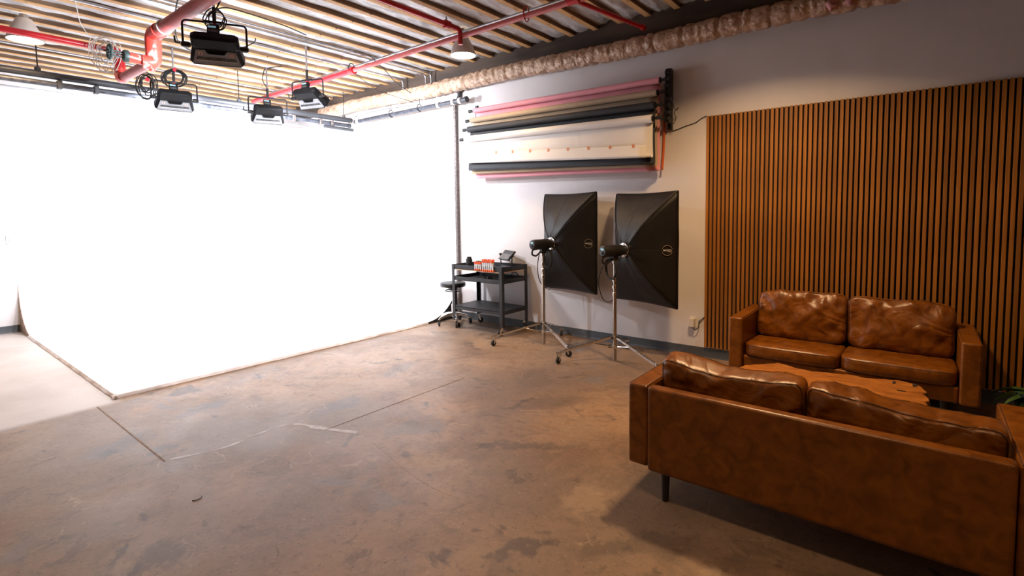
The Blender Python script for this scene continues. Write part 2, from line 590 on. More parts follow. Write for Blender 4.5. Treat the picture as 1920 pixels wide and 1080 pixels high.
def cr(pts, n=8, closed=False):
    """Catmull-Rom through points"""
    P = [Vector(p) for p in pts]
    k = len(P)
    out = []
    rng = k if closed else k - 1
    for i in range(rng):
        if closed:
            a, b, c, d = P[i - 1], P[i], P[(i + 1) % k], P[(i + 2) % k]
        else:
            a, b, c, d = P[max(i - 1, 0)], P[i], P[i + 1], P[min(i + 2, k - 1)]
        for j in range(n):
            t = j / n
            out.append(0.5 * ((2 * b) + (c - a) * t + (2 * a - 5 * b + 4 * c - d) * t * t + (3 * b - a - 3 * c + d) * t ** 3))
    if not closed:
        out.append(P[-1])
    return out


def fillet(pts, r=0.06, n=6):
    """polyline with rounded corners"""
    P = [Vector(p) for p in pts]
    out = [P[0]]
    for i in range(1, len(P) - 1):
        a = (P[i - 1] - P[i])
        b = (P[i + 1] - P[i])
        d = min(r, a.length * 0.49, b.length * 0.49)
        A, B = P[i] + a.normalized() * d, P[i] + b.normalized() * d
        for j in range(n + 1):
            t = j / n
            out.append(A * (1 - t) ** 2 + P[i] * 2 * t * (1 - t) + B * t * t)
    out.append(P[-1])
    return out


def cable(name, pts, r, mat, label, cat='cable', group=None, smooth=True, n=6):
    o = MB().sweep(cr(pts, 8) if smooth else pts, r, n).build(name, mat, angle=60)
    return tag(o, label, cat, group)


# ------------------------------------------------------------------ room shell
XW, YB = 5.25, 9.40            # right wall face, back wall face
XL, YF = -3.5, -3.0
ZT = 3.80
floor = struct(MB().box(XL - 0.15, XW + 0.15, YF - 0.15, YB + 0.15, -0.12, 0.0).build('floor', 'concrete'))
struct(MB().box(XW, XW + 0.15, YF, YB, 0, ZT).build('wall_right', 'wall_paint'))
struct(MB().box(XL, XW + 0.15, YB, YB + 0.15, 0, ZT).build('wall_back', 'wall_paint'))
struct(MB().box(XL - 0.15, XL, YF, YB + 0.15, 0, ZT).build('wall_left', 'bounce_cut_dark'))
struct(MB().box(XL - 0.15, XW + 0.15, YF - 0.15, YF, 0, ZT).build('wall_front', 'bounce_cut_dark'))
pb = [(0, 0.0), (0.016, 0.0), (0.012, 0.012), (0.006, 0.022), (0.006, 0.088), (0.003, 0.095), (0, 0.095)]
struct(MB().prism([(XW - a, z) for a, z in pb], 'y', YF, 5.14).build('baseboard_right', 'vinyl_base'))
struct(MB().prism([(YB - a, z) for a, z in pb], 'x', XL, 1.19).build('baseboard_back', 'vinyl_base'))
for k, (x0, x1, y0, y1) in enumerate(((1.045, 1.055, 3.60, 5.09), (1.90, 3.30, 3.210, 3.217))):
    MB().box(x0, x1, y0, y1, -0.002, 0.0012).build('joint', 'joist_side', floor)
# pale filled crack ridge on the slab
rb = cr([(1.08, 3.60, 0), (1.36, 3.50, 0), (1.60, 3.53, 0), (1.77, 3.53, 0), (1.85, 3.45, 0), (1.90, 3.28, 0), (2.02, 2.98, 0)], 10)
MB().grid(lambda u, v: (lambda p, q, w: tuple(p + Vector((-(q - p).y, (q - p).x, 0)).normalized() * (v - 0.5) * w + Vector((0, 0, 0.0008))))(
    rb[round(u * 59)], rb[round(u * 59) + 1], 0.016 + 0.010 * sin(u * 40) + (0.03 if u > 0.62 else 0.0) * abs(sin(u * 9))), 59, 1).build('crack_filler', 'crack_pale', floor)
MB().sweep(cr([(2.02, 2.98, -0.0005), (1.95, 2.62, -0.0005), (1.88, 2.33, -0.0005), (1.84, 1.96, -0.0005), (1.93, 1.43, -0.0005), (1.81, 1.01, -0.0005)], 10)[6:34], 0.0011, 5).build('crack_line', 'joist_side', floor)

# ceiling: deck, joists, plastic faced insulation between them
ceiling = struct(MB().box(XL, XW, YF, YB, 3.74, ZT).build('ceiling', 'roof_deck'))
JP = 0.305
jy = [3.485 + JP * k for k in range(-21, 20) if YF + 0.05 < 3.485 + JP * k < YB - 0.04]
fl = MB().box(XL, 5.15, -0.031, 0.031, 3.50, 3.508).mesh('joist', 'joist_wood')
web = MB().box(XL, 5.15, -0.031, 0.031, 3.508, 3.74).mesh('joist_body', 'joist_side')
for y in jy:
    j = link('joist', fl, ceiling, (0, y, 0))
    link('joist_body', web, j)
random.seed(4)
for i, y in enumerate(jy[:-1]):
    y0, y1 = y + 0.031, y + JP - 0.031
    sd = i * 7.3

    def sheet(u, v, y0=y0, y1=y1, sd=sd):
        x = XL + u * (5.15 - XL)
        yy = y0 + v * (y1 - y0)
        a = sin(pi * v)
        z = 3.546 - 0.018 * a * (0.7 + noise.noise(Vector((x * 0.9, sd, 0))))
        z += 0.022 * noise.noise(Vector((x * 2.6 + v * 2.5, v * 2.2, sd))) * (0.4 + a)
        z += 0.014 * noise.noise(Vector((x * 7.0 - v * 5.0, v * 4.0, sd + 3))) * (0.3 + a)
        return (x, yy, z)
    MB().grid(sheet, 190, 8).build('insulation_sheet', 'insulation', ceiling, angle=80)
struct(MB().box(5.15, XW, YF, YB, 3.30, 3.74).build('trim_1', 'beam_wood'))

# ------------------------------------------------------------------ cyclorama
X0, Y0, XC, YC, HC, RF, RC, ZB = 1.20, 5.20, 5.248, 9.398, 3.10, 0.60, 0.95, 0.028
path = []
for i in range(13):
    path.append((X0 + (XC - RC - X0) * i / 12, YC, 0, -1))
for i in range(1, 17):
    th = pi / 2 - (pi / 2) * i / 16
    path.append((XC - RC + RC * cos(th), YC - RC + RC * sin(th), -cos(th), -sin(th)))
for i in range(1, 13):
    path.append((XC, YC - RC + (Y0 - (YC - RC)) * i / 12, -1, 0))
prof = [(0, HC), (0, 2.2), (0, 1.4), (0, RF + ZB)]
for i in range(1, 17):
    th = (pi / 2) * i / 16
    prof.append((RF * (1 - cos(th)), ZB + RF * (1 - sin(th))))
mb = MB()
mb.grid(lambda u, v: (lambda p, q: (p[0] + p[2] * q[0], p[1] + p[3] * q[0], q[1]))(path[round(u * (len(path) - 1))], prof[round(v * (len(prof) - 1))]), len(path) - 1, len(prof) - 1)
k = len(prof)
inner = [mb.v[i * k + k - 1] for i in range(len(path))]
mb.add(inner + [(X0, Y0, ZB)], [tuple(range(len(inner) + 1))])
cyc = thing('cyclorama', 'white curved cyclorama stage filling the back corner of the studio', 'cyclorama', (0, 0, 0))
cs = mb.mesh('cove_surface', 'cyc_paint', 60)
bm = bmesh.new()
bm.from_mesh(cs)
bmesh.ops.remove_doubles(bm, verts=bm.verts, dist=0.0005)
bmesh.ops.recalc_face_normals(bm, faces=bm.faces)
if sum(f.normal.z * f.calc_area() for f in bm.faces) < 0:
    bmesh.ops.reverse_faces(bm, faces=bm.faces)
for f in bm.faces:
    f.smooth = len(f.verts) < 6
bm.to_mesh(cs)
bm.free()
link('cove_surface', cs, cyc)
endp = [(0.0, 0.0), (RF, 0.0)] + [(a, z - 0.004) for a, z in reversed(prof[4:])] + [(0.0, RF + 0.02)]
MB().prism([(XC - a, z) for a, z in endp], 'y', Y0 - 0.006, Y0 + 0.012).build('end_panel', 'cyc_dark', cyc)
MB().prism([(YC - a, z) for a, z in endp], 'x', X0 - 0.006, X0 + 0.012).build('end_panel', 'plywood_edge', cyc)
rn = random.Random(3)


def lip(p0, p1, out, n=44):
    """sloping painted board along a cyclorama edge"""
    p0, p1, out = Vector(p0), Vector(p1), Vector(out)
    vs = []
    for i in range(n + 1):
        p = p0.lerp(p1, i / n)
        w = 0.022 + rn.uniform(-0.004, 0.004)
        z = 0.008 + rn.uniform(-0.002, 0.002)
        vs += [p + Vector((0, 0, ZB + 0.001)) - out * 0.01, p + out * 0.006 + Vector((0, 0, ZB + 0.001)), p + out * w + Vector((0, 0, z)), p + out * w, p - out * 0.01]
    fs = [(i * 5 + j, i * 5 + j + 1, (i + 1) * 5 + j + 1, (i + 1) * 5 + j) for i in range(n) for j in range(4)]
    MB().add(vs, fs).build('edge_board', 'edge_pale', cyc)


lip((X0 - 0.03, Y0, 0), (4.66, Y0, 0), (0, -1, 0))
lip((X0, Y0 - 0.03, 0), (X0, 8.85, 0), (-1, 0, 0))

# ------------------------------------------------------------------ slat panel
sp = thing('slat_wall_panel', 'tall vertical wood slat wall panel on black felt behind the far sofa', 'wall panel', (XW, 0, 0))
Y1, Y2 = 1.685, -0.95
MB().box(-0.010, 0.0, Y2, Y1, 0.107, 2.418).build('felt_backing', 'felt_black', sp)
sm = MB().box(-0.028, -0.010, 0, 0.0250, 0.107, 2.421).mesh('slat', 'slat_wood')
n = int((Y1 - Y2) / 0.0386)
for i in range(n):
    link('slat', sm, sp, (0, Y1 - 0.0250 - i * 0.0386, 0), bevel=0.0015, seg=1)

# ------------------------------------------------------------------ sofas


def cushion_fn(w, d, h, p=5.0, puff=0.25, wr=0.01, seed=0.0, topfn=None):
    def f(u, v, t):
        mx = max(abs(u), abs(v), abs(t), 1e-6)
        pn = (abs(u) ** p + abs(v) ** p + abs(t) ** p) ** (1 / p)
        k = mx / pn
        x, y, z = u * k, v * k, t * k
        bulge = 1 + puff * (1 - x * x) * (1 - z * z) - 0.10 * (abs(x) ** 6 + abs(z) ** 6)
        X, Y, Z = x * w / 2, y * d / 2 * bulge, z * h / 2
        if topfn:
            Z += topfn(x) * (z + 1) / 2
        q = Vector((X * 5.0, Y * 2.0, Z * 7.0 + X * 3.0 + seed))
        n1 = noise.noise(q)
        n2 = noise.noise(Vector((X * 14 + seed, Z * 14, Y * 6)))
        r = 1.0 - abs(noise.noise(Vector((X * 7.0 - Z * 3.0, seed * 2, Z * 5 + X * 2))))
        Y += (v if abs(v) > 0.5 else 0) * wr * (1.5 * n1 + 0.5 * n2 + 1.4 * (r ** 5 - 0.4))
        Z += (t if abs(t) > 0.5 else 0) * wr * (1.2 * n1 + 0.5 * n2)
        X += (u if abs(u) > 0.5 else 0) * wr * 0.5 * n1
        return Vector((X, Y, Z))
    return f


def cushion(name, w, d, h, parent, loc, rot=(0, 0, 0), seam=True, cuts=(30, 8, 22), mat='leather', **kw):
    f = cushion_fn(w, d, h, **kw)
    nx, ny, nz = cuts
    mb = MB()
    for s in (-1, 1):
        mb.grid(lambda a, b, s=s: f(2 * a - 1, s, 2 * b - 1), nx, nz)
        mb.grid(lambda a, b, s=s: f(2 * a - 1, 2 * b - 1, s), nx, ny)
        mb.grid(lambda a, b, s=s: f(s, 2 * a - 1, 2 * b - 1), ny, nz)
    me = mb.mesh(name, mat, 180)
    bm = bmesh.new()
    bm.from_mesh(me)
    bmesh.ops.remove_doubles(bm, verts=bm.verts, dist=0.0004)
    bmesh.ops.recalc_face_normals(bm, faces=bm.faces)
    bm.to_mesh(me)
    bm.free()
    o = link(name, me, parent, loc, rot)
    if seam:
        axis = kw.get('axis', 'y')
        for s in ((-0.86, 0.86)):
            loop = []
            for (a0, b0, a1, b1) in ((-1, -1, 1, -1), (1, -1, 1, 1), (1, 1, -1, 1), (-1, 1, -1, -1)):
                for i in range(22):
                    t = i / 22
                    loop.append(f(a0 + (a1 - a0) * t, s, b0 + (b1 - b0) * t) * 1.0)
            MB().sweep(loop, 0.0018, 5, closed=True).build('piping', 'leather_seam', o)
    return o


def rbox(name, dims, parent, bevel=0.02, mat='leather', seg=4):
    return MB().box(*dims).build(name, mat, parent, bevel=bevel, seg=seg, angle=50)


def sofa(label, loc, rz, seed, tops, lean, bh=0.42, bz=0.575, by=0.215):
    s = thing('sofa', label, 'sofa', loc, rz, 'tan leather sofas facing each other')
    L2, D = 0.79, 0.745
    for sg in (-1, 1):
        a, b = sorted((sg * 0.682, sg * L2))
        ar = rbox('armrest', (a, b, 0.004, D, 0.175, 0.602), s, 0.016)
        for e in (a + 0.007, b - 0.007):
            MB().sweep([(e, 0.012, 0.600), (e, D - 0.012, 0.600)], 0.0022, 5).build('piping', 'leather_seam', ar)
    bk = rbox('back_frame', (-0.679, 0.679, -0.012, 0.058, 0.165, 0.605), s, 0.018)
    MB().sweep([(-0.665, -0.010, 0.590), (0.665, -0.010, 0.590)], 0.0018, 5).build('piping', 'leather_seam', bk)
    rbox('base_frame', (-0.680, 0.680, 0.05, D - 0.03, 0.175, 0.285), s, 0.012)
    for sg in (-1, 1):
        f = cushion('seat_cushion', 0.674, 0.60, 0.125, s, (sg * 0.339, 0.445, 0.325), (radians(3), 0, 0), seam=False,
                    p=11.0, puff=0.02, wr=0.003, seed=seed + sg * 3, cuts=(24, 20, 8))
        ff = cushion_fn(0.674, 0.60, 0.125, p=11.0, puff=0.02, wr=0.003, seed=seed + sg * 3)
        MB().sweep([ff(-0.96 + 1.92 * i / 30, 1, 0.62) + Vector((0, 0.0005, 0)) for i in range(31)], 0.0012, 5).build('piping', 'leather_seam', f)
        i = 0 if sg < 0 else 1
        cushion('back_cushion', 0.672, 0.165, bh, s, (sg * 0.338, by, bz), (radians(lean[i]), 0, 0),
                mat='leather_cushion', p=9.0, puff=0.24, wr=0.014, seed=seed + 11 + 5 * i, topfn=tops[i])
    lg = MB().lathe([(0.015, 0.0), (0.0165, 0.004), (0.024, 0.17), (0.024, 0.20)], n=18).mesh('leg', 'leg_black')
    for sx in (-0.605, 0.605):
        for y in (0.055, D - 0.10):
            link('leg', lg, s, (sx, y, 0))
    return s


sofa('tan leather two seat sofa standing against the wood slat panel', (5.20, 0.445, 0), pi / 2, 2.0,
     (lambda x: -0.012 * x * x, lambda x: -0.008 * x), (8, 9))
sofa('tan leather sofa in the foreground seen from behind', (2.43, 0.385, 0), -pi / 2, 31.0,
     (lambda x: 0.050 * x * x * (1 if x < 0 else 0.7) - 0.034, lambda x: 0.055 * (abs(x - 1) / 2) ** 3 - 0.060), (9, 7), 0.345, 0.555, 0.235)

# ------------------------------------------------------------------ live edge coffee table
tb = thing('coffee_table', 'low live edge wood slab coffee table between the two sofas', 'table', (0, 0, 0))
far = [(3.86, 0.96), (3.93, 0.90), (4.04, 0.80), (4.06, 0.76), (4.01, 0.66), (3.99, 0.55), (4.02, 0.44), (4.05, 0.33), (4.03, 0.25), (4.07, 0.15), (4.09, 0.07),
       (4.06, 0.0), (4.00, -0.045), (3.92, -0.06), (3.86, -0.045), (3.80, -0.075), (3.72, -0.055)]
near = [(3.62, -0.06), (3.54, 0.0), (3.50, 0.10), (3.47, 0.22), (3.45, 0.36), (3.49, 0.50), (3.47, 0.62), (3.52, 0.74), (3.56, 0.86), (3.66, 0.94), (3.76, 0.975)]
out = [(p.x, p.y) for p in cr([(x, y, 0) for x, y in far + near], 4, closed=True)]
rt = random.Random(9)
out = [(x + rt.uniform(-0.006, 0.006), y + rt.uniform(-0.006, 0.006)) for x, y in out]
MB().prism(out, 'z', 0.325, 0.382).build('slab_top', 'table_wood', tb, bevel=0.005)
cx, cy = 3.77, 0.45
nb = len(out)
sk = MB()
sv = [(cx + (x - cx) * s, cy + (y - cy) * s, z) for s, z in ((1.004, 0.374), (1.012, 0.345), (0.985, 0.318)) for x, y in out]
sk.add(sv, [(r * nb + i, r * nb + (i + 1) % nb, (r + 1) * nb + (i + 1) % nb, (r + 1) * nb + i) for r in range(2) for i in range(nb)])
sk.build('bark_edge', 'table_bark', tb, angle=70)
for (x, y, a, b) in ((4.02, 0.10, 0.030, 0.012), (4.03, -0.005, 0.035, 0.018), (3.86, 0.06, 0.012, 0.03)):
    MB().prism([(x + a * cos(t) * (1 + 0.3 * sin(3 * t)), y + b * sin(t) * (1 + 0.3 * cos(2 * t))) for t in [2 * pi * i / 12 for i in range(12)]], 'z', 0.378, 0.3832).build('knot_hole', 'table_hole', tb)
for x in (3.62, 3.92):
    for y in (0.10, 0.80):
        MB().lathe([(0.022, 0.0), (0.036, 0.32)], (x, y, 0), 14).build('leg', 'table_bark', tb)

# ------------------------------------------------------------------ planter in the corner beside the sofas
pl = thing('planter', 'dark blue planter with green leaves in the shadow beside the far sofa', 'plant', (4.62, -0.675, 0))
pl.scale = (1.15, 1.15, 1.3)
MB().lathe([(0.0, 0.0), (0.09, 0.0), (0.115, 0.05), (0.135, 0.16), (0.14, 0.215), (0.132, 0.22), (0.12, 0.20), (0.0, 0.195)], n=28).build('pot', 'glaze_blue', pl)
rp = random.Random(5)
for i in range(26):
    a = rp.uniform(0, 2 * pi)
    l_ = rp.uniform(0.10, 0.19)
    el = rp.uniform(0.1, 0.75)
    ww = rp.uniform(0.018, 0.03)

    def leaf(u, v, a=a, l_=l_, el=el, ww=ww):
        r = 0.05 + l_ * u
        z = 0.20 + l_ * sin(el) * u - 0.10 * u * u * l_ / 0.15
        wd = ww * sin(pi * min(1, u * 0.93 + 0.05)) * (2 * v - 1)
        return (r * cos(a) - wd * sin(a), r * sin(a) + wd * cos(a), z + 0.01 * abs(2 * v - 1))
    MB().grid(leaf, 6, 2).build('leaf', 'leaf_green', pl, angle=80)

# ------------------------------------------------------------------ backdrop paper rolls on the wall
YR, YLft = 2.13, 4.70
# (name, colour, X, z at right end, z at left end, roll radius, right bottom z, left bottom z, flap height, flap inset)
ROLLS = [
    ('pink', 'paper_pink', 5.130, 2.828, 2.860, 0.033, 1.912, 1.962, 0.05, 0.045),
    ('tan', 'paper_tan', 5.066, 2.692, 2.722, 0.034, 1.950, 2.020, 0.05, 0.045),
    ('black', 'paper_black', 5.008, 2.556, 2.597, 0.040, 1.968, 2.062, 0.07, 0.05),
    ('white', 'paper_white', 4.950, 2.418, 2.465, 0.040, 2.035, 2.155, 0.10, 0.06),
]
LBL = {'pink': 'pink seamless backdrop paper roll, topmost on the wall rack',
       'tan': 'tan brown backdrop paper roll just under the pink roll',
       'black': 'black backdrop paper roll between the tan and white rolls',
       'white': 'white backdrop paper roll, lowest, with its sheet hanging folded'}
for nm, mt, x, zr, zl, r, br, bl, fh, inset in ROLLS:
    t = thing('backdrop_roll', LBL[nm], 'paper roll', (x, 0, 0), 0, 'backdrop paper rolls on the wall rack')

    def zc(y, zr=zr, zl=zl):
        return zr + (zl - zr) * (y - YR) / (YLft - YR)
    MB().cyl((0, YR, zr), (0, YLft, zl), r, n=24).build('paper_roll', mt, t)
    MB().cyl((0, YR - 0.035, zr), (0, YLft + 0.035, zl), 0.014, n=12).build('core_tube', 'black_plastic', t)
    # hanging sheet: falls from the wall side of the roll, folds forward and up at the bottom
    xs = min(0.030, XW - 0.012 - x)
    R = 0.024
    pf = [(0.0, 0), (0.25, 0), (0.5, 0), (0.75, 0), (1.0, 0)]

    def sheetp(u, v, xs=xs, br=br, bl=bl, zc=zc, R=R):
        y = YR + 0.004 + u * (YLft - YR - 0.008)
        b = br + (bl - br) * u
        top = zc(y)
        if v < 0.6:
            k = v / 0.6
            z = top + (b + R - top) * k
            return (xs - 0.012 * sin(pi * k), y, z)
        th = pi * (v - 0.6) / 0.4
        return (xs - R + R * cos(th), y, b + R - R * sin(th))
    o = MB().grid(sheetp, 24, 30).build('hanging_sheet', mt, t, angle=80)
    so = o.modifiers.new('solid', 'SOLIDIFY')
    so.thickness = 0.0015

    def flap(u, v, xs=xs, br=br, bl=bl, R=R, fh=fh, inset=inset):
        y = YR + inset + u * (YLft - YR - inset - 0.004)
        b = br + (bl - br) * u
        th = pi * 0.55 + v * pi * 0.45
        if v < 0.5:
            th = pi * 0.6 + v * 2 * pi * 0.4
            return (xs - R + (R + 0.003) * cos(th), y, b + R - (R + 0.003) * sin(th))
        return (xs - 2 * R - 0.003 + 0.02 * (v - 0.5), y, b + R + (v - 0.5) * 2 * fh)
    o = MB().grid(flap, 24, 16).build('folded_flap', mt, t, angle=80)
    so = o.modifiers.new('solid', 'SOLIDIFY')
    so.thickness = 0.0015
    if nm == 'white':
        for i in range(8):
            u = 0.055 + i * 0.105
            q = flap(u, 1.0)
            MB().box(q[0] - 0.004, q[0] - 0.002, q[1] - 0.014, q[1] + 0.014, q[2] - 0.022, q[2] + 0.014).build('tape_piece', 'tape_orange', t)
    # left bearing
    MB().lathe([(0.022, 0), (0.022, 0.02), (0.012, 0.022), (0.012, 0.045), (0.02, 0.048), (0.02, 0.07), (0.010, 0.075)], (0, YLft + 0.002, zl), 14, 'y').build('end_plug', 'black_plastic', t)
    MB().lathe([(0.030, -0.004), (0.030, -0.012), (0.010, -0.014), (0.010, -0.04), (0.018, -0.042), (0.018, -0.058)], (0, YR, zr), 16, 'y').build('end_plug', 'black_plastic', t)
# wall brackets
for side, y, lab in ((0, YR - 0.075, 'black roller bracket with chain wheels at the right end of the rolls'), (1, YLft + 0.055, 'slim black roller bracket at the left end of the rolls')):
    t = thing('roller_bracket', lab, 'bracket', (XW, y, 0))
    dz = (0.0, 0.036)[side]
    if side == 0:
        MB().box(-0.045, 0, -0.022, 0.022, 2.33, 2.93).build('plate', 'black_plastic', t, bevel=0.006)
    else:
        MB().box(-0.025, 0, -0.02, 0.02, 2.42, 2.95).build('plate', 'black_plastic', t, bevel=0.004)
    for nm, mt, x, zr, zl, r, *_ in ROLLS:
        z = (zr, zl)[side]
        xl = x - XW
        if side == 0:
            MB().box(xl - 0.012, -0.002, -0.008, 0.008, z - 0.016, z + 0.016).build('hook_arm', 'black_plastic', t, bevel=0.004)
            xa = max(xl, -0.13)
            MB().lathe([(0.036, -0.03), (0.042, -0.022), (0.034, -0.012), (0.034, 0.006), (0.042, 0.014), (0.036, 0.02)], (xa, -0.012, z), 22, 'y').build('chain_wheel', 'black_plastic', t)
            MB().lathe([(0.034, -0.045), (0.040, -0.03), (0.040, 0.012), (0.030, 0.02)], (xa + 0.02, 0.0, z + 0.066), 20, 'y').build('roller_cap', 'black_plastic', t)
            MB().lathe([(0.014, -0.02), (0.018, -0.01), (0.018, 0.02)], (xl, 0.0, z), 14, 'y').build('pivot', 'black_plastic', t)
        else:
            MB().cyl((-0.004, 0, z), (xl, 0, z), 0.009, n=8).build('hook_arm', 'black_plastic', t)
            MB().lathe([(0.016, -0.012), (0.022, -0.006), (0.022, 0.010), (0.014, 0.016)], (xl, 0.03, z), 16, 'y').build('hook_knob', 'black_plastic', t)
# back of the pink fold at the right edge, lamplight painted in as orange
o = MB().grid(lambda u, v: (5.222 - 0.05 * v ** 2.5, 2.105 + 0.022 * u, 2.44 - 0.52 * v), 4, 14).build('lamplit_pink_edge', 'paper_pink_lamplit', angle=80)
so = o.modifiers.new('solid', 'SOLIDIFY')
so.thickness = 0.0015
tag(o, 'narrow pink paper edge, painted lamplit orange, showing behind the hanging white sheet', 'paper')
cable('roller_chain', [(5.12, 2.03, 2.72), (5.11, 1.99, 2.60), (5.12, 1.96, 2.50), (5.13, 1.93, 2.53), (5.12, 1.97, 2.48), (5.11, 1.95, 2.42), (5.12, 1.98, 2.37), (5.13, 2.0, 2.42), (5.12, 2.0, 2.50)], 0.0035, 'black_plastic',
      'tangled thin black roller chains hanging beside the right bracket', 'chain')
cable('bracket_wire', [(5.20, 2.055, 2.345), (5.235, 2.045, 2.325), (5.243, 2.01, 2.322), (5.244, 1.90, 2.352), (5.244, 1.80, 2.375), (5.244, 1.74, 2.41), (5.244, 1.69, 2.428)], 0.004, 'black_rubber',
      'thin black wire running along the wall from the rollers to the slat panel')

# ------------------------------------------------------------------ wall outlet adapter, switch plate
oa = thing('power_adapter', 'cream plug adapter in a low wall outlet left of the slat panel', 'adapter', (XW, 1.805, 0.345))
MB().box(-0.006, 0, -0.036, 0.036, -0.058, 0.058).build('wall_plate', 'plastic_white', oa, bevel=0.002)
MB().box(-0.055, -0.006, -0.024, 0.030, -0.045, 0.045).build('plug_body', 'plastic_white', oa, bevel=0.005)
cable('adapter_cord', [(5.205, 1.80, 0.30), (5.21, 1.775, 0.275), (5.225, 1.745, 0.30), (5.235, 1.74, 0.36), (5.24, 1.71, 0.39), (5.243, 1.692, 0.41)], 0.0045, 'black_rubber',
      'short black cord from the plug adapter to the slat panel', 'cord')
sw = thing('wall_switch', 'white switch plate on the back wall left of the cyclorama', 'switch', (1.163, YB, 1.225))
MB().box(-0.045, 0.045, -0.007, 0, -0.06, 0.06).build('plate', 'plastic_white', sw, bevel=0.002)
MB().box(-0.012, 0.012, -0.014, -0.007, -0.02, 0.02).build('toggle', 'plastic_white', sw, bevel=0.002)

# ------------------------------------------------------------------ softboxes on rolling stands


def caster(parent, x, y, ang, r=0.034, top=0.12, name='caster', fork_mat='chrome'):
    M = Matrix.Translation((x, y, 0)) @ Matrix.Rotation(ang, 4, 'Z')
    f = MB(M)
    f.cyl((0, 0, top - 0.012), (0, 0, top), 0.013, n=10)
    f.prism([(-0.012, top - 0.012), (0.014, top - 0.012), (0.030, r + 0.002), (0.016, r - 0.008), (-0.012, top - 0.03)], 'y', -0.016, -0.0125)
    f.prism([(-0.012, top - 0.012), (0.014, top - 0.012), (0.030, r + 0.002), (0.016, r - 0.008), (-0.012, top - 0.03)], 'y', 0.0125, 0.016)
    f.box(-0.014, 0.016, -0.016, 0.016, top - 0.018, top - 0.012)
    c = f.build(name, fork_mat, parent)
    MB(M).lathe([(r * 0.35, -0.011), (r * 0.9, -0.011), (r, -0.006), (r, 0.006), (r * 0.9, 0.011), (r * 0.35, 0.011)], (0.020, 0, r), 20, 'y').build('wheel', 'black_rubber', c)
    return c


def stand(label, x, y, angs, ztube, legs, head_z=1.12):
    t = thing('light_stand', label, 'light stand', (x, y, 0), 0, 'rolling stands carrying softboxes')
    MB().cyl((0, 0, 0.012), (0, 0, ztube), 0.0185, n=16).build('lower_tube', 'steel_warm', t)
    MB().cyl((0, 0, ztube), (0, 0, head_z - 0.10), 0.0145, n=14).build('upper_tube', 'steel_warm', t)
    for i, z in enumerate((ztube - 0.02, ztube + 0.05, ztube + 0.12, head_z - 0.11)):
        MB().lathe([(0.017, -0.018), (0.023, -0.014), (0.023, 0.012), (0.017, 0.018)], (0, 0, z), 16).build('collar', 'chrome', t)
    MB().cyl((0, 0, head_z - 0.11), (0, 0, head_z - 0.055), 0.012, n=12).build('spigot', 'chrome', t)
    for z in (0.245, 0.150):
        MB().lathe([(0.02, -0.016), (0.032, -0.012), (0.032, 0.012), (0.02, 0.016)], (0, 0, z), 18).build('leg_collar', 'chrome', t)
        MB().lathe([(0.008, 0), (0.008, 0.03), (0.018, 0.032), (0.018, 0.055)], (-0.02, -0.03 if z > 0.2 else 0.0, z), 12, 'y').build('clamp_knob', 'black_plastic', t)
    for a, leg in zip(angs, legs):
        a = radians(a)
        d = Vector((cos(a), sin(a), 0))
        sd_ = Vector((-sin(a), cos(a), 0))
        p0 = d * 0.03 + Vector((0, 0, 0.245))
        p1 = d * (leg + 0.035) + Vector((0, 0, 0.098))
        lg = MB()
        for s in (-0.010, 0.010):
            w = sd_ * s
            ln = (p1 - p0)
            nrm = ln.cross(sd_).normalized() * 0.009
            tk = sd_ * 0.002
            lg.add([p0 + w - nrm - tk, p0 + w + nrm - tk, p1 + w + nrm - tk, p1 + w - nrm - tk, p0 + w - nrm + tk, p0 + w + nrm + tk, p1 + w + nrm + tk, p1 + w - nrm + tk],
                   [(0, 1, 2, 3), (7, 6, 5, 4), (0, 4, 5, 1), (1, 5, 6, 2), (2, 6, 7, 3), (3, 7, 4, 0)])
        lo = lg.build('leg', 'chrome', t)
        pm_ = p0 + (p1 - p0) * 0.36
        MB().sweep([d * 0.03 + Vector((0, 0, 0.150)), pm_], 0.008, 8).build('brace', 'chrome', t)
        MB().cyl(pm_ - sd_ * 0.018, pm_ + sd_ * 0.018, 0.005, n=8).build('rivet', 'chrome', lo)
        q = d * leg
        caster(t, q.x, q.y, a + 0.8, top=0.115)
    return t


def flash(label, x, y, z, yaw):
    t = thing('flash_head', label, 'studio light', (x, y, z), yaw, 'studio flash heads on stands')
    MB().lathe([(0.0, -0.170), (0.042, -0.170), (0.054, -0.160), (0.058, -0.135), (0.058, 0.08), (0.050, 0.095), (0.05, 0.12), (0.0, 0.12)], n=28, axis='x').build('body', 'black_plastic', t)
    MB().lathe([(0.060, 0.112), (0.070, 0.117), (0.071, 0.133), (0.064, 0.145)], n=28, axis='x').build('speed_ring', 'chrome', t)
    MB().box(-0.1725, -0.169, -0.020, 0.016, 0.012, 0.030).build('display', 'screen_glow', t)
    MB().lathe([(0.014, -0.181), (0.014, -0.165)], (0, 0, -0.016), 16, 'x').build('dial', 'black_metal', t)
    MB().box(-0.03, 0.03, -0.0565, -0.054, -0.006, 0.006).build('badge', 'logo_gold', t)
    MB().sweep(fillet([(-0.08, 0, -0.05), (-0.165, 0, -0.055), (-0.172, 0, -0.108), (-0.11, 0, -0.128), (-0.04, 0, -0.085)], 0.02), 0.010, 8).build('handle', 'black_plastic', t)
    MB().box(-0.035, 0.035, -0.02, 0.02, -0.10, -0.05).build('mount', 'black_plastic', t, bevel=0.004)
    MB().cyl((0, 0, -0.115), (0, 0, -0.09), 0.017, n=12).build('socket', 'black_plastic', t)
    return t


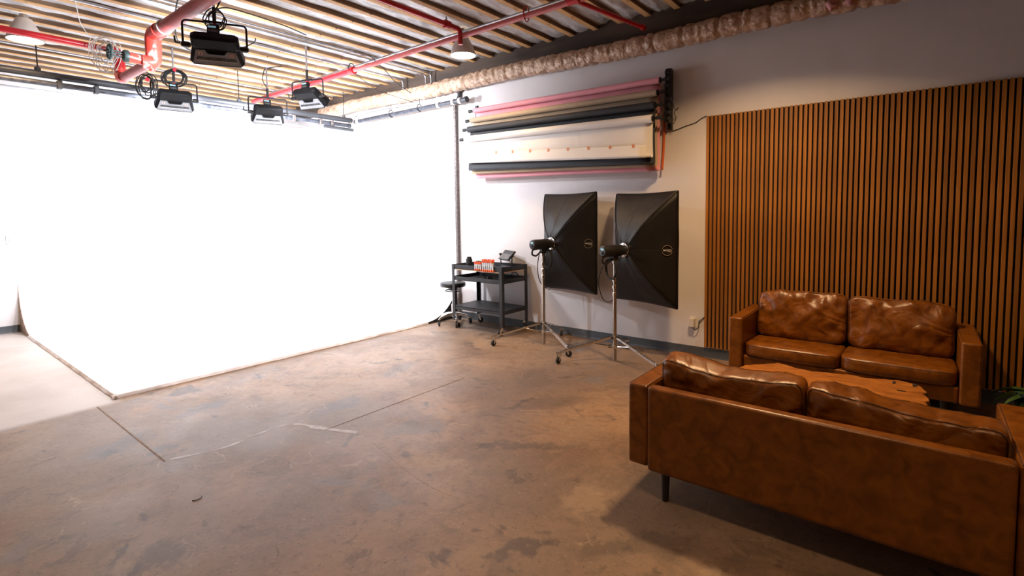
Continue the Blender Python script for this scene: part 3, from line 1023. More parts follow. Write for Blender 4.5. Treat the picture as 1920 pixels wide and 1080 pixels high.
def softbox(label, x, y, z, yaw, w=0.81, h=1.145, D=0.295, x0=0.14):
    t = thing('softbox', label, 'softbox', (x, y, z), yaw, 'black rectangular softboxes')
    cor = [(-w / 2, h / 2), (w / 2, h / 2), (w / 2, -h / 2), (-w / 2, -h / 2)]
    r0 = 0.065
    rc = [(-r0 * 0.72, r0 * 0.72), (r0 * 0.72, r0 * 0.72), (r0 * 0.72, -r0 * 0.72), (-r0 * 0.72, -r0 * 0.72)]

    def rod(i, s):
        a, b = rc[i % 4], cor[i % 4]
        k = s ** 0.80
        return Vector((x0 + D * s ** 1.3, a[0] + (b[0] - a[0]) * k, a[1] + (b[1] - a[1]) * k))
    ctr = Vector((x0, 0, 0))

    def panel_pt(i, s, tt):
        p = rod(i, s).lerp(rod(i + 1, s), tt)
        sag = sin(pi * tt)
        c = Vector((p.x, 0, 0))
        p = c + (p - c) * (1 - 0.022 * sag * s)
        p.x += 0.012 * sag * s
        p.x -= 0.012 * noise.noise(Vector((s * 3 + i * 5, tt * 4, yaw * 10 + x))) * sag
        return p
    for i in range(4):
        o = MB().grid(lambda s, tt, i=i: panel_pt(i, s, tt), 20, 16).build('fabric_panel', 'softbox_fabric', t, angle=80)
        so = o.modifiers.new('solid', 'SOLIDIFY')
        so.thickness = 0.004
        so.offset = 1.0
        MB().sweep([panel_pt(i, s / 20, 0.5) - Vector((0.004, 0, 0)) for s in range(2, 21)], 0.0025, 5).build('seam', 'softbox_fabric', o)
        MB().sweep([rod(i, s / 20) - Vector((0.003, 0, 0)) for s in range(21)], 0.006, 6).build('rod_sleeve', 'softbox_fabric', t)
    xf = x0 + D
    fr = MB()
    for i in range(4):
        pts = [panel_pt(i, 1.0, k / 16) for k in range(17)]
        fr.sweep([p + Vector((0.006, 0, 0)) for p in pts], 0.009, 6)
    fr.build('front_rim', 'softbox_fabric', t)
    MB().box(xf + 0.004, xf + 0.008, -w / 2 + 0.03, w / 2 - 0.03, -h / 2 + 0.03, h / 2 - 0.03).build('diffuser', 'diffuser_white', t)
    # round maker mark on the side panel that faces the camera: panel between corners 3 and 0 (y = -w/2)
    c = panel_pt(3, 0.80, 0.5)
    ds = (panel_pt(3, 0.86, 0.5) - panel_pt(3, 0.74, 0.5)).normalized()
    up = Vector((0, 0, 1))
    nr = ds.cross(up).normalized()
    c = c + nr * 0.010
    R3 = Matrix((( -ds.x, -up.x, nr.x, c.x), (-ds.y, -up.y, nr.y, c.y), (-ds.z, -up.z, nr.z, c.z), (0, 0, 0, 1)))
    for a0, a1 in ((0.25, 2.9), (3.4, 6.0)):
        MB(R3).sweep([(0.049 * cos(a0 + (a1 - a0) * k / 20), 0.049 * sin(a0 + (a1 - a0) * k / 20), 0) for k in range(21)], 0.0032, 5).build('logo_ring', 'logo_gold', t)
    cu = bpy.data.curves.new('logo_text', 'FONT')
    cu.body = 'Glow'
    cu.size = 0.037
    cu.align_x = 'CENTER'
    cu.align_y = 'CENTER'
    cu.extrude = 0.0008
    to = bpy.data.objects.new('logo_text_curve', cu)
    COL.objects.link(to)
    bpy.context.view_layer.update()
    me = bpy.data.meshes.new_from_object(to.evaluated_get(bpy.context.evaluated_depsgraph_get()))
    bpy.data.objects.remove(to)
    me.transform(R3)
    me.materials.clear()
    me.materials.append(MATS['logo_white'])
    link('logo_text', me, t)
    return t


SX1, SY1, SX2, SY2 = 4.71, 3.31, 4.58, 2.355
stand('chrome rolling light stand holding the left softbox, nearer the black cart', SX1, SY1, (132, 6, 240), 0.80, (0.56, 0.44, 0.56), 1.135)
stand('chrome rolling light stand holding the right softbox, nearer the sofas', SX2, SY2, (133, 12, 247), 0.70, (0.56, 0.50, 0.56), 1.105)
YW1, YW2 = radians(-11), radians(-18)
flash('black studio flash head on the left softbox stand', SX1, SY1, 1.140, YW1)
flash('black studio flash head on the right softbox stand', SX2, SY2, 1.110, YW2)
softbox('black rectangular softbox facing the wall, nearer the black cart', SX1, SY1, 1.140, YW1)
softbox('black rectangular softbox facing the wall, nearer the slat panel', SX2, SY2, 1.110, YW2)
for (x, y, z, lab, sd) in ((SX1 + 0.05, SY1 - 0.03, 0.97, 'coiled black power cable hung on the left softbox stand', 1), (SX2 - 0.02, SY2 + 0.03, 0.93, 'coiled black power cable hung on the right softbox stand', 2)):
    rr = random.Random(sd)
    pts = []
    for i in range(90):
        a = 2 * pi * i / 15
        R_ = 0.085 + rr.uniform(-0.006, 0.006)
        pts.append((x + 0.012 * sin(i * 0.7) + 0.35 * R_ * cos(a) * 0.6, y + R_ * 0.75 * cos(a), z + 1.25 * R_ * sin(a)))
    cable('cable_coil', pts, 0.0055, 'black_rubber', lab, 'cable', 'cable coils on the softbox stands', n=5)
cable('hanging_cable', [(SX2 - 0.02, SY2 + 0.02, 1.06), (SX2 - 0.03, SY2 + 0.10, 0.98), (SX2 - 0.04, SY2 + 0.16, 0.80), (SX2 - 0.02, SY2 + 0.12, 0.62), (SX2, SY2 + 0.04, 0.60), (SX2 + 0.01, SY2 - 0.01, 0.68)], 0.005, 'black_rubber',
      'black cable loop hanging off the right softbox stand')
cable('hanging_cable', [(SX1 + 0.0, SY1 + 0.04, 1.08), (SX1 - 0.01, SY1 + 0.07, 0.90), (SX1, SY1 + 0.05, 0.72), (SX1 + 0.03, SY1 - 0.05, 0.63), (SX1 + 0.04, SY1 - 0.10, 0.70)], 0.005, 'black_rubber',
      'black cable loop hanging off the left softbox stand')

# ------------------------------------------------------------------ utility cart
CX0, CX1, CY0, CY1, CH = 4.685, 5.195, 3.90, 4.74, 0.845
ct = thing('utility_cart', 'black metal three shelf rolling cart against the wall', 'cart', (0, 0, 0))
for x in (CX0, CX1):
    for y in (CY0, CY1):
        sx, sy = (1 if x == CX0 else -1), (1 if y == CY0 else -1)
        MB().prism([(x, y), (x + sx * 0.045, y), (x + sx * 0.045, y + sy * 0.004), (x + sx * 0.004, y + sy * 0.004), (x + sx * 0.004, y + sy * 0.045), (x, y + sy * 0.045)], 'z', 0.115, CH).build('post', 'cart_black', ct)
        caster(ct, x + sx * 0.03, y + sy * 0.03, 0.5 + sx + sy * 0.7, r=0.036, top=0.117)
for nm, zt, zh in (('top_tray', CH - 0.003, 0.058), ('middle_tray', 0.690, 0.052), ('bottom_shelf', 0.305, 0.045)):
    m = MB()
    zf = zt - zh + 0.006 if nm != 'bottom_shelf' else zt - 0.002
    a = 0.005
    m.box(CX0 + a, CX1 - a, CY0 + a, CY1 - a, zf - 0.006, zf)
    for q in ((CX0 + a, CX0 + a + 0.003, CY0 + a, CY1 - a), (CX1 - a - 0.003, CX1 - a, CY0 + a, CY1 - a), (CX0 + a, CX1 - a, CY0 + a, CY0 + a + 0.003), (CX0 + a, CX1 - a, CY1 - a - 0.003, CY1 - a)):
        m.box(*q, zt - zh, zt)
    m.build(nm, 'cart_black', ct)
MB().box(CX0 + 0.006, CX1 - 0.006, CY0 + 0.006, CY1 - 0.006, CH - 0.072, CH - 0.062).build('wood_panel', 'bare_wood', ct)
ZTOP = CH - 0.003 - 0.052
# lens on the cart
ln = thing('camera_lens', 'black camera lens standing upright on the cart top', 'lens', (4.76, 4.50, ZTOP))
MB().lathe([(0.034, 0.0), (0.037, 0.004), (0.037, 0.035), (0.034, 0.038), (0.034, 0.06)], n=26).build('barrel', 'black_plastic', ln)
MB().lathe([(0.037, 0.06), (0.040, 0.063), (0.040, 0.125), (0.034, 0.130)], n=26).build('focus_ring', 'black_rubber', ln)
MB().lathe([(0.030, 0.130), (0.031, 0.152), (0.027, 0.154), (0.0, 0.148)], n=26).build('cap', 'black_plastic', ln)


def clamp(label, y, s, z, tilt, group):
    t = thing('spring_clamp', label, 'clamp', (CX0 - 0.002, y, z), 0, group)
    t.rotation_euler = (tilt, 0, 0)
    t.scale = (s, s, s)
    for sg in (-1, 1):
        MB().prism([(sg * 0.006, -0.02), (sg * 0.009, -0.02), (sg * 0.011, 0.03), (sg * 0.016, 0.085), (sg * 0.012, 0.085), (sg * 0.007, 0.03)], 'y', -0.0075, 0.0075).build('arm', 'clamp_grey', t)
        MB().prism([(sg * 0.009, 0.066), (sg * 0.016, 0.065), (sg * 0.022, 0.100), (sg * 0.012, 0.102)], 'y', -0.0085, 0.0085).build('grip', 'clamp_orange', t, bevel=0.002)
        MB().prism([(sg * 0.0025, -0.024), (sg * 0.013, -0.024), (sg * 0.013, -0.004), (sg * 0.0035, -0.004)], 'y', -0.0085, 0.0085).build('jaw_pad', 'clamp_orange', t, bevel=0.002)
    MB().cyl((0, -0.009, 0.026), (0, 0.009, 0.026), 0.007, n=10).build('spring', 'chrome', t)
    return t


ORD = ('first', 'second', 'third', 'fourth', 'fifth', 'sixth')
for i in range(4):
    clamp('small orange tipped spring clamp on the cart rim, %s from the lens' % ORD[i], 4.325 - i * 0.031, 0.86, CH - 0.035, radians((2, -1, 1, -3)[i]), 'small orange spring clamps on the cart')
for i in range(6):
    y = (4.190, 4.155, 4.122, 4.090, 4.060, 4.030)[i]
    clamp('large orange tipped spring clamp on the cart rim, %s from the small clamps' % ORD[i], y, 1.22, CH - 0.035, radians((3, -2, 1, -1, 2, -4)[i]), 'large orange spring clamps on the cart')
pn = thing('video_light', 'small black video light panel tilted on its stand on the cart top', 'light panel', (5.05, 4.17, ZTOP), radians(-25))
pn.scale = (1.3, 1.3, 1.1)
MB().box(-0.012, 0.012, -0.11, 0.11, 0, 0.13).build('housing', 'black_plastic', pn, (0.0, 0, 0.095), (0, radians(38), 0), bevel=0.006)
MB().box(-0.0145, -0.011, -0.098, 0.098, 0.006, 0.076).build('lens_face', 'glass_grey', pn, (0.0, 0, 0.095), (0, radians(38), 0))
MB().sweep(fillet([(0.03, -0.125, 0.15), (0.03, -0.125, 0.02), (0.03, 0.125, 0.02), (0.03, 0.125, 0.15)], 0.02), 0.006, 8).build('bracket', 'black_metal', pn)
for sg in (-1, 1):
    MB().lathe([(0.016, 0), (0.016, 0.02), (0.012, 0.024)], (0.03, 0.115 * sg + (0.0 if sg > 0 else -0.024), 0.15), 14, 'y').build('knob', 'black_plastic', pn)
MB().box(-0.02, 0.08, -0.05, 0.05, 0.0, 0.018).build('foot', 'black_metal', pn, bevel=0.003)
bx = MB().box(-0.05, 0.05, -0.06, 0.06, 0, 0.035).build('accessory_box', 'black_plastic', None, (4.86, 4.36, ZTOP), (0, 0, 0.2), bevel=0.004)
tag(bx, 'small flat black box beside the lens on the cart top', 'box')
tb2 = MB().box(-0.07, 0.07, -0.05, 0.05, 0, 0.012).build('tablet', 'led_panel_grey', None, (4.90, 4.02, ZTOP), (0, 0, 0.1), bevel=0.003)
tag(tb2, 'thin grey tablet lying flat beside the clamps on the cart', 'tablet')
ZM = 0.690 - 0.046
for i, (x, y, a, b, c, rz, lb) in enumerate(((4.78, 4.28, 0.035, 0.05, 0.045, 0.3, 'flat black battery, nearest the left end of the middle tray'),
                                             (4.76, 4.16, 0.03, 0.035, 0.055, 0.9, 'small upright black charger in the middle tray'),
                                             (4.80, 4.08, 0.04, 0.03, 0.05, -0.4, 'stubby black adapter block in the middle tray'),
                                             (4.77, 4.00, 0.035, 0.04, 0.06, 0.2, 'black mount piece by the front post in the middle tray'))):
    m = MB()
    m.box(-a, a, -b, b, 0, c)
    m.box(-a * 0.6, a * 0.6, -b * 0.7, b * 0.7, c, c + 0.012)
    tag(m.build('camera_accessory', 'black_plastic', None, (x, y, ZM), (0, 0, rz), bevel=0.006), lb, 'accessory', 'camera accessories in the middle tray')
cable('tray_cable', [(4.95, 4.10, ZM + 0.01), (4.99, 4.03, ZM + 0.05), (5.02, 3.99, ZM + 0.105), (5.05, 3.95, ZM + 0.09), (5.06, 3.94, ZM + 0.02)], 0.004, 'black_rubber', 'thin black cable arching out of the middle tray')

# ------------------------------------------------------------------ stool
st = thing('stool', 'round black rolling stool with chrome base beside the cart', 'stool', (4.895, 4.940, 0))
MB().lathe([(0.0, 0.505), (0.13, 0.505), (0.165, 0.512), (0.174, 0.528), (0.174, 0.552), (0.165, 0.567), (0.13, 0.573), (0.0, 0.573)], n=36).build('seat', 'black_plastic', st)
MB().sweep([(0.105 * cos(2 * pi * i / 36), 0.105 * sin(2 * pi * i / 36), 0.455) for i in range(36)], 0.007, 8, closed=True).build('lever_ring', 'black_metal', st)
sr = MB()
for i in range(3):
    a = 2 * pi * i / 3
    sr.cyl((0.02 * cos(a), 0.02 * sin(a), 0.495), (0.104 * cos(a), 0.104 * sin(a), 0.456), 0.005, n=6)
sr.build('ring_spoke', 'black_metal', st)
MB().cyl((0, 0, 0.46), (0, 0, 0.51), 0.055, 0.07, n=18).build('seat_plate', 'black_metal', st)
MB().cyl((0, 0, 0.25), (0, 0, 0.47), 0.013, n=14).build('piston', 'chrome', st)
MB().cyl((0, 0, 0.10), (0, 0, 0.27), 0.024, n=16).build('column', 'chrome', st)
for i in range(5):
    a = 2 * pi * i / 5 + 0.35
    d = Vector((cos(a), sin(a), 0))
    MB().sweep([d * 0.0 + Vector((0, 0, 0.135)), d * 0.09 + Vector((0, 0, 0.13)), d * 0.19 + Vector((0, 0, 0.105)), d * 0.225 + Vector((0, 0, 0.075))], [0.026, 0.022, 0.016, 0.013], 10).build('foot_arm', 'chrome', st)
    caster(st, d.x * 0.222, d.y * 0.222, a + 1.2, r=0.029, top=0.085, fork_mat='black_plastic')

# ------------------------------------------------------------------ post and pipes along the right wall
o = MB()
o.prism([(5.200, 5.128), (5.200, 5.170), (XW, 5.170), (XW, 5.128)], 'z', 0.0, 3.0)
po = o.build('wall_post', 'post_metal', bevel=0.003)
tag(po, 'speckled grey metal post up the wall at the right edge of the cyclorama', 'post')
dp = thing('drain_pipe', 'dark vertical pipe with elbow dropping beside the wrapped duct', 'pipe', (0, 0, 0))
MB().cyl((5.222, 5.06, 3.12), (5.222, 5.06, 3.50), 0.026, n=18).build('pipe', 'grey_pipe', dp)
MB().sweep(fillet([(5.222, 5.06, 3.20), (5.222, 5.06, 3.09), (5.17, 5.10, 3.02)], 0.07), 0.030, 14).build('elbow', 'grey_pipe', dp)
rp_ = thing('grid_pipe', 'blotchy steel pipe hung along the right wall above the cyclorama', 'pipe', (0, 0, 0), 0, 'hanging grid pipes')
MB().cyl((5.10, 4.82, 3.022), (5.10, 7.34, 3.022), 0.031, n=18).build('pipe', 'spotted_pipe', rp_)
MB().lathe([(0.032, -0.03), (0.042, -0.028), (0.042, 0.0), (0.03, 0.004)], (5.10, 4.83, 3.022), 18, 'y').build('end_cap', 'grey_pipe', rp_)
for y in (4.93, 5.06, 5.35, 7.25):
    MB().lathe([(0.033, -0.025), (0.040, -0.022), (0.040, 0.022), (0.033, 0.025)], (5.10, y, 3.022), 16, 'y').build('coupling', 'plastic_white', rp_)
for y in (5.75, 6.40):
    MB().sweep([(5.10 + 0.045 * cos(a), y, 3.035 + 0.05 * sin(a)) for a in [2 * pi * i / 20 for i in range(20)]], 0.006, 6, closed=True).build('hanger_ring', 'black_metal', rp_)
    MB().cyl((5.10, y, 3.08), (5.10, y, 3.165), 0.005, n=6).build('hanger_rod', 'black_metal', rp_)
gp = thing('grid_pipe', 'thick grey pipe crossing above the cyclorama, upper of the two', 'pipe', (0, 0, 0), 0, 'hanging grid pipes')
MB().cyl((XL, 7.42, 3.045), (5.09, 7.42, 3.052), 0.038, n=18).build('pipe', 'grey_pipe', gp)
for x in (1.23, 3.30, 4.95):
    MB().cyl((x, 7.42, 3.06), (x, 7.42, 3.50), 0.006, n=6).build('hanger_rod', 'black_metal', gp)
    MB().lathe([(0.02, 0.0), (0.028, 0.01), (0.028, 0.035), (0.012, 0.05)], (x, 7.42, 3.075), 12).build('hanger_cap', 'grey_pipe', gp)
gp = thing('grid_pipe', 'shiny dark pipe crossing above the cyclorama, just under the thick grey pipe', 'pipe', (0, 0, 0), 0, 'hanging grid pipes')
MB().cyl((XL, 7.42, 2.955), (5.05, 7.42, 2.962), 0.030, n=18).build('pipe', 'spotted_pipe', gp)
for x in (1.40, 1.72, 4.08, 4.52, 4.72):
    MB().box(x - 0.022, x + 0.022, 7.380, 7.460, 2.918, 3.005).build('clamp_bracket', 'grey_pipe' if x < 3 else 'post_metal', gp, bevel=0.006)
MB().lathe([(0.03, 0.0), (0.037, 0.003), (0.037, 0.03), (0.02, 0.034)], (5.03, 7.42, 2.962), 16, 'x').build('end_cap', 'grey_pipe', gp)
gp = MB().cyl((4.55, 7.36, 2.895), (5.07, 7.36, 2.885), 0.026, n=16).build('short_pipe', 'grey_pipe')
tag(gp, 'short grey pipe stub under the grid pipes near the corner', 'pipe')
ro = MB().cyl((XL, 7.55, 2.925), (4.40, 7.55, 2.885), 0.009, n=10).build('thin_rod', 'galvanised')
tag(ro, 'thin steel rod running below the pipes over the cyclorama', 'rod')

# wrapped duct along the right wall
rd = random.Random(12)
yy, pinch = 8.3, []
while yy > -2.9:
    pinch.append((yy, rd.uniform(0.05, 0.16)))
    yy -= rd.uniform(0.07, 0.20)


def duct_pt(y, th):
    c = Vector((5.098, y, 3.272 - 0.014 * max(0, (6.5 - y)) + 0.012 * sin(y * 1.9)))
    k = 1.0
    for (py, d) in pinch:
        dd = (y - py)
        if abs(dd) < 0.08:
            k -= 1.5 * d * math.exp(-(dd / 0.016) ** 2)
    k += 0.10 * noise.noise(Vector((y * 4, cos(th) * 1.2, sin(th) * 1.2)))
    k += 0.085 * noise.noise(Vector((y * 17, cos(th) * 3.5, sin(th) * 3.5)))
    k += 0.05 * noise.noise(Vector((y * 34, cos(th) * 8, sin(th) * 8)))
    r = 0.098 * k
    x = min(c.x + r * cos(th), XW - 0.004)
    return (x, y, c.z + r * sin(th))


ny, nt_ = 620, 26
m = MB()
m.add([duct_pt(8.3 - 11.2 * i / ny, 2 * pi * j / nt_) for i in range(ny + 1) for j in range(nt_)],
      [(i * nt_ + j, i * nt_ + (j + 1) % nt_, (i + 1) * nt_ + (j + 1) % nt_, (i + 1) * nt_ + j) for i in range(ny) for j in range(nt_)] + [tuple(range(nt_))])
dk = thing('wrapped_duct', 'long crinkled tan plastic wrapped duct along the top of the right wall', 'duct', (0, 0, 0))
m.build('wrap', 'duct_wrap', dk, angle=120)
for (y, s) in ((0.62, 1.0), (0.50, 0.8), (2.2, 0.35), (1.45, 0.35), (3.0, 0.3)):
    q = Vector(duct_pt(y, pi * 0.9 if s < 0.5 else pi * 1.15))
    f_ = MB()
    f_.grid(lambda u, v, q=q, s=s: tuple(q + Vector((sin(pi * v) * cos(2 * pi * u), sin(pi * v) * sin(2 * pi * u), cos(pi * v))) * 0.045 * s * (1 + 0.5 * noise.noise(Vector((u * 6, v * 6, s * 9 + y))))), 14, 8)
    f_.build('fibreglass_tuft', 'duct_pink', dk, angle=80)

# ------------------------------------------------------------------ sprinkler pipes
sA = thing('sprinkler_pipe', 'long thin red sprinkler pipe running the length of the ceiling', 'pipe', (0, 0, 0))
MB().cyl((4.03, 5.83, 3.36), (4.03, 8.55, 3.36), 0.036, n=16).build('pipe', 'red_paint', sA)
MB().cyl((3.98, -2.9, 3.36), (4.03, 5.83, 3.36), 0.027, n=16).build('pipe', 'red_faded', sA)
MB().lathe([(0.037, -0.06), (0.048, -0.055), (0.048, 0.03), (0.034, 0.06)], (4.03, 5.83, 3.36), 18, 'y').build('coupling', 'red_paint', sA)
MB().lathe([(0.030, -0.06), (0.038, -0.055), (0.038, 0.055), (0.030, 0.06)], (3.99, 2.45, 3.36), 16, 'y').build('tee', 'red_paint', sA)
for y in (5.83, 3.0):
    MB().sweep([(4.03 - 0.045 * cos(a), y, 3.385 + 0.07 * sin(a)) for a in [2 * pi * i / 18 for i in range(18)]], 0.006, 6, closed=True).build('hanger_loop', 'red_paint' if y < 4 else 'black_metal', sA)
sB = thing('sprinkler_pipe', 'dark red sprinkler branch pipe ending above the pendant lamp', 'pipe', (0, 0, 0))
MB().sweep(fillet([(XL, 3.845, 3.425), (4.00, 3.845, 3.425), (4.00, 3.845, 3.27)], 0.05), 0.026, 14).build('pipe', 'red_paint', sB)
MB().lathe([(0.026, -0.05), (0.040, -0.045), (0.040, 0.02), (0.028, 0.03)], (3.82, 3.845, 3.425), 16, 'x').build('coupling', 'red_paint', sB)
MB().cyl((3.80, 3.845, 3.44), (3.80, 3.845, 3.50), 0.010, n=8).build('hanger', 'galvanised', sB)
sC = thing('sprinkler_pipe', 'short red sprinkler branch reaching the wall beam beside the wrapped duct', 'pipe', (0, 0, 0))
MB().cyl((3.99, 2.45, 3.36), (5.02, 2.26, 3.352), 0.020, n=14).build('pipe', 'red_paint', sC)
MB().lathe([(0.020, -0.05), (0.028, -0.045), (0.028, 0.0), (0.018, 0.004)], (5.03, 2.26, 3.352), 14, 'x').build('end_cap', 'red_paint', sC)
sM = thing('sprinkler_main', 'thick faded red sprinkler main with bends and a valve wheel', 'pipe', (0, 0, 0))
MB().cyl((1.7472, -2.9500, 3.1848), (1.7472, 5.5328, 3.1848), 0.055, n=20).build('main_pipe', 'red_faded', sM)
MB().sweep(fillet([(1.7472, 5.4288, 3.1848), (1.7472, 5.6056, 3.1848), (1.7472, 5.6056, 3.0392)], 0.10, 8), 0.066, 18).build('elbow', 'red_fitting', sM)
MB().cyl((1.7472, 5.6056, 2.9352), (1.7472, 5.6056, 3.0808), 0.058, n=18).build('drop_pipe', 'red_fitting', sM)
MB().sweep(fillet([(1.7472, 5.6056, 3.0600), (1.7472, 5.6160, 2.9300), (1.6640, 5.6368, 2.9300)], 0.08, 8), 0.064, 16).build('elbow', 'red_fitting', sM)
MB().cyl((1.5600, 5.6368, 2.9508), (1.7056, 5.6368, 2.9352), 0.042, n=16).build('valve_neck', 'red_fitting', sM)
MB().cyl((1.7316, 5.6160, 2.8520), (1.7316, 5.6160, 2.9144), 0.022, n=12).build('plug', 'red_fitting', sM)
MB().cyl((1.7264, 5.6784, 2.9331), (1.7212, 6.5104, 2.9331), 0.044, n=18).build('lower_pipe', 'red_faded', sM)
MB().sweep(fillet([(1.7212, 6.4064, 2.9331), (1.7212, 6.5104, 2.9331), (1.7212, 6.5104, 3.0392)], 0.07, 8), 0.052, 16).build('elbow', 'red_fitting', sM)
MB().cyl((1.7212, 6.5104, 2.9768), (1.7212, 6.5104, 3.2160), 0.046, n=18).build('riser', 'red_paint', sM)
MB().sweep(fillet([(1.7212, 6.5104, 3.1224), (1.7212, 6.5104, 3.2108), (1.6224, 6.5104, 3.2108)], 0.05, 6), 0.042, 14).build('elbow', 'red_paint', sM)
MB().cyl((XL + 0.02, 6.5104, 3.2212), (1.6640, 6.5104, 3.2108), 0.030, n=16).build('feed_pipe', 'red_paint', sM)
MB().lathe([(0.05, 0), (0.055, 0.01), (0.055, 0.035), (0.045, 0.04)], (1.5184, 5.6368, 2.9508), 16, 'x').build('valve_flange', 'valve_green', sM)
for z in (-0.022, 0.022):
    MB().cyl((1.5184, 5.6368, 2.956 + z), (1.4248, 5.6368, 2.961 + z), 0.007, n=8).build('yoke_bar', 'valve_green', sM)
MB().cyl((1.5184, 5.6368, 2.9560), (1.3416, 5.6368, 2.9685), 0.007, n=8).build('valve_stem', 'valve_green', sM)
MB().sweep([(1.4196, 5.6368 + 0.06 * cos(a), 2.9633 + 0.06 * sin(a)) for a in [2 * pi * i / 26 for i in range(26)]], 0.011, 8, closed=True).build('valve_wheel', 'valve_green', sM)
m = MB()
for i in range(4):
    a = i * pi / 2 + 0.4
    m.cyl((1.4196, 5.6368, 2.9633), (1.4196, 5.6368 + 0.057 * cos(a), 2.9633 + 0.057 * sin(a)), 0.006, n=6)
m.build('wheel_spokes', 'valve_green', sM)
MB().sweep([(1.7472 + 0.060 * cos(a), 5.304, 3.1848 + 0.060 * sin(a)) for a in [2 * pi * i / 20 for i in range(20)]], 0.006, 6, closed=True).build('cable_loop', 'cable_white', sM)

# white cable tangle by the valve
rw = random.Random(21)
pts = []
for i in range(120):
    a = 2 * pi * i / 13 + 0.2 * sin(i)
    R_ = 0.10 + 0.045 * sin(i * 0.37) + rw.uniform(-0.01, 0.01)
    pts.append((1.591 + 0.02 * sin(i * 0.9) + 0.9 * R_ * cos(a), 6.44 + 0.03 * cos(i * 0.5), 3.154 + 1.1 * R_ * sin(a) * (1.0 if sin(a) > 0 else 1.25)))
cable('cable_bundle', pts, 0.0035, 'cable_white', 'loose coil of thin white cable hung where the red feed pipe ends', n=4)
cable('white_wire', [(1.4560, 6.4272, 3.2888), (1.3832, 6.3440, 3.3720), (1.3412, 6.2280, 3.4500), (1.3200, 6.1640, 3.5050)], 0.0035, 'cable_white', 'thin white wire rising from the coil to the joists', 'wire')

# ------------------------------------------------------------------ conduits under the joists


def conduit(label, pts, r=0.011, fil=0.10, mat='galvanised'):
    t = thing('conduit', label, 'conduit', (0, 0, 0), 0, 'steel conduits under the ceiling')
    MB().sweep(fillet(pts, fil), r, 10).build('tube', mat, t)
    P = [Vector(p) for p in pts]
    for k in range(3):
        q = P[0].lerp(P[1], 0.45 + 0.2 * k)
        ax = 'x' if abs(P[1].x - P[0].x) > abs(P[1].y - P[0].y) else 'y'
        MB().lathe([(r, -0.022), (r * 1.45, -0.020), (r * 1.45, 0.020), (r, 0.022)], q, 10, ax).build('coupling', mat, t)
    return t


conduit('silver conduit running beside the long red sprinkler pipe', [(4.10, -2.9, 3.452), (4.13, 8.3, 3.452)])
conduit('silver conduit crossing under the joists, bending down at the beam, nearer the lamp', [(XL, 5.47, 3.475), (5.08, 5.47, 3.475), (5.08, 5.47, 3.34)], 0.012)
conduit('silver conduit crossing under the joists, second from the pendant lamp', [(XL, 5.56, 3.472), (5.06, 5.56, 3.472), (5.06, 5.56, 3.34)], 0.011)
conduit('silver conduit crossing under the joists, third from the pendant lamp', [(XL, 6.05, 3.475), (5.06, 6.05, 3.475), (5.06, 6.05, 3.34)], 0.014)
conduit('silver conduit crossing above the grid pipes in front of the back wall', [(XL, 8.05, 3.475), (4.95, 8.05, 3.475), (4.95, 8.05, 3.34)], 0.012)

# ------------------------------------------------------------------ pendant lamps


def pendant(label, x, y, z, s=1.0, power=PENDANT_W):
    t = thing('pendant_lamp', label, 'lamp', (x, y, z), 0, 'warm pendant lamps')
    R = 0.142 * s
    MB().lathe([(R, 0.0), (R * 1.01, 0.008), (R * 0.96, 0.035), (R * 0.80, 0.10), (R * 0.60, 0.155), (R * 0.47, 0.19), (R * 0.44, 0.205), (R * 0.40, 0.205),
                (R * 0.43, 0.185), (R * 0.56, 0.15), (R * 0.76, 0.095), (R * 0.92, 0.03), (R * 0.96, 0.004), (R, 0.0)], n=40).build('shade', 'lamp_shade', t)
    MB().lathe([(0.0, 0.016), (R * 0.90, 0.016), (R * 0.93, 0.022), (0.0, 0.026)], n=36).build('diffuser', 'bulb_glow', t)
    MB().cyl((0, 0, 0.20), (0, 0, max(0.215, 3.50 - z)), 0.035, n=16).build('neck', 'galvanised', t)
    l = bpy.data.lights.new('pendant_light', 'AREA')
    l.shape = 'DISK'
    l.size = R * 1.75
    l.energy = power
    l.color = PENDANT_COL
    l.spread = radians(138)
    lo = bpy.data.objects.new('pendant_light', l)
    COL.objects.link(lo)
    lo.parent = t
    lo.location = (0, 0, 0.006)
    return t


pendant('warm glowing pendant lamp under the red sprinkler pipe near the right wall', 4.25, 4.05, 3.25, power=19)
pendant('large pendant lamp behind the red feed pipe in the upper left corner', 1.075, 6.93, 3.25)
pendant('pendant lamp hanging above the seating by the slat panel', 3.80, 1.15, 3.25, power=55)
pendant('pendant lamp over the open floor behind the foreground sofa', 1.20, 0.35, 3.25, power=14)
pendant('pendant lamp far left over the open floor', -1.6, 4.0, 3.25, power=14)
pendant('pendant lamp behind the viewpoint by the front wall', 1.1, -2.0, 3.25, power=9)

# ------------------------------------------------------------------ ceiling LED fixtures


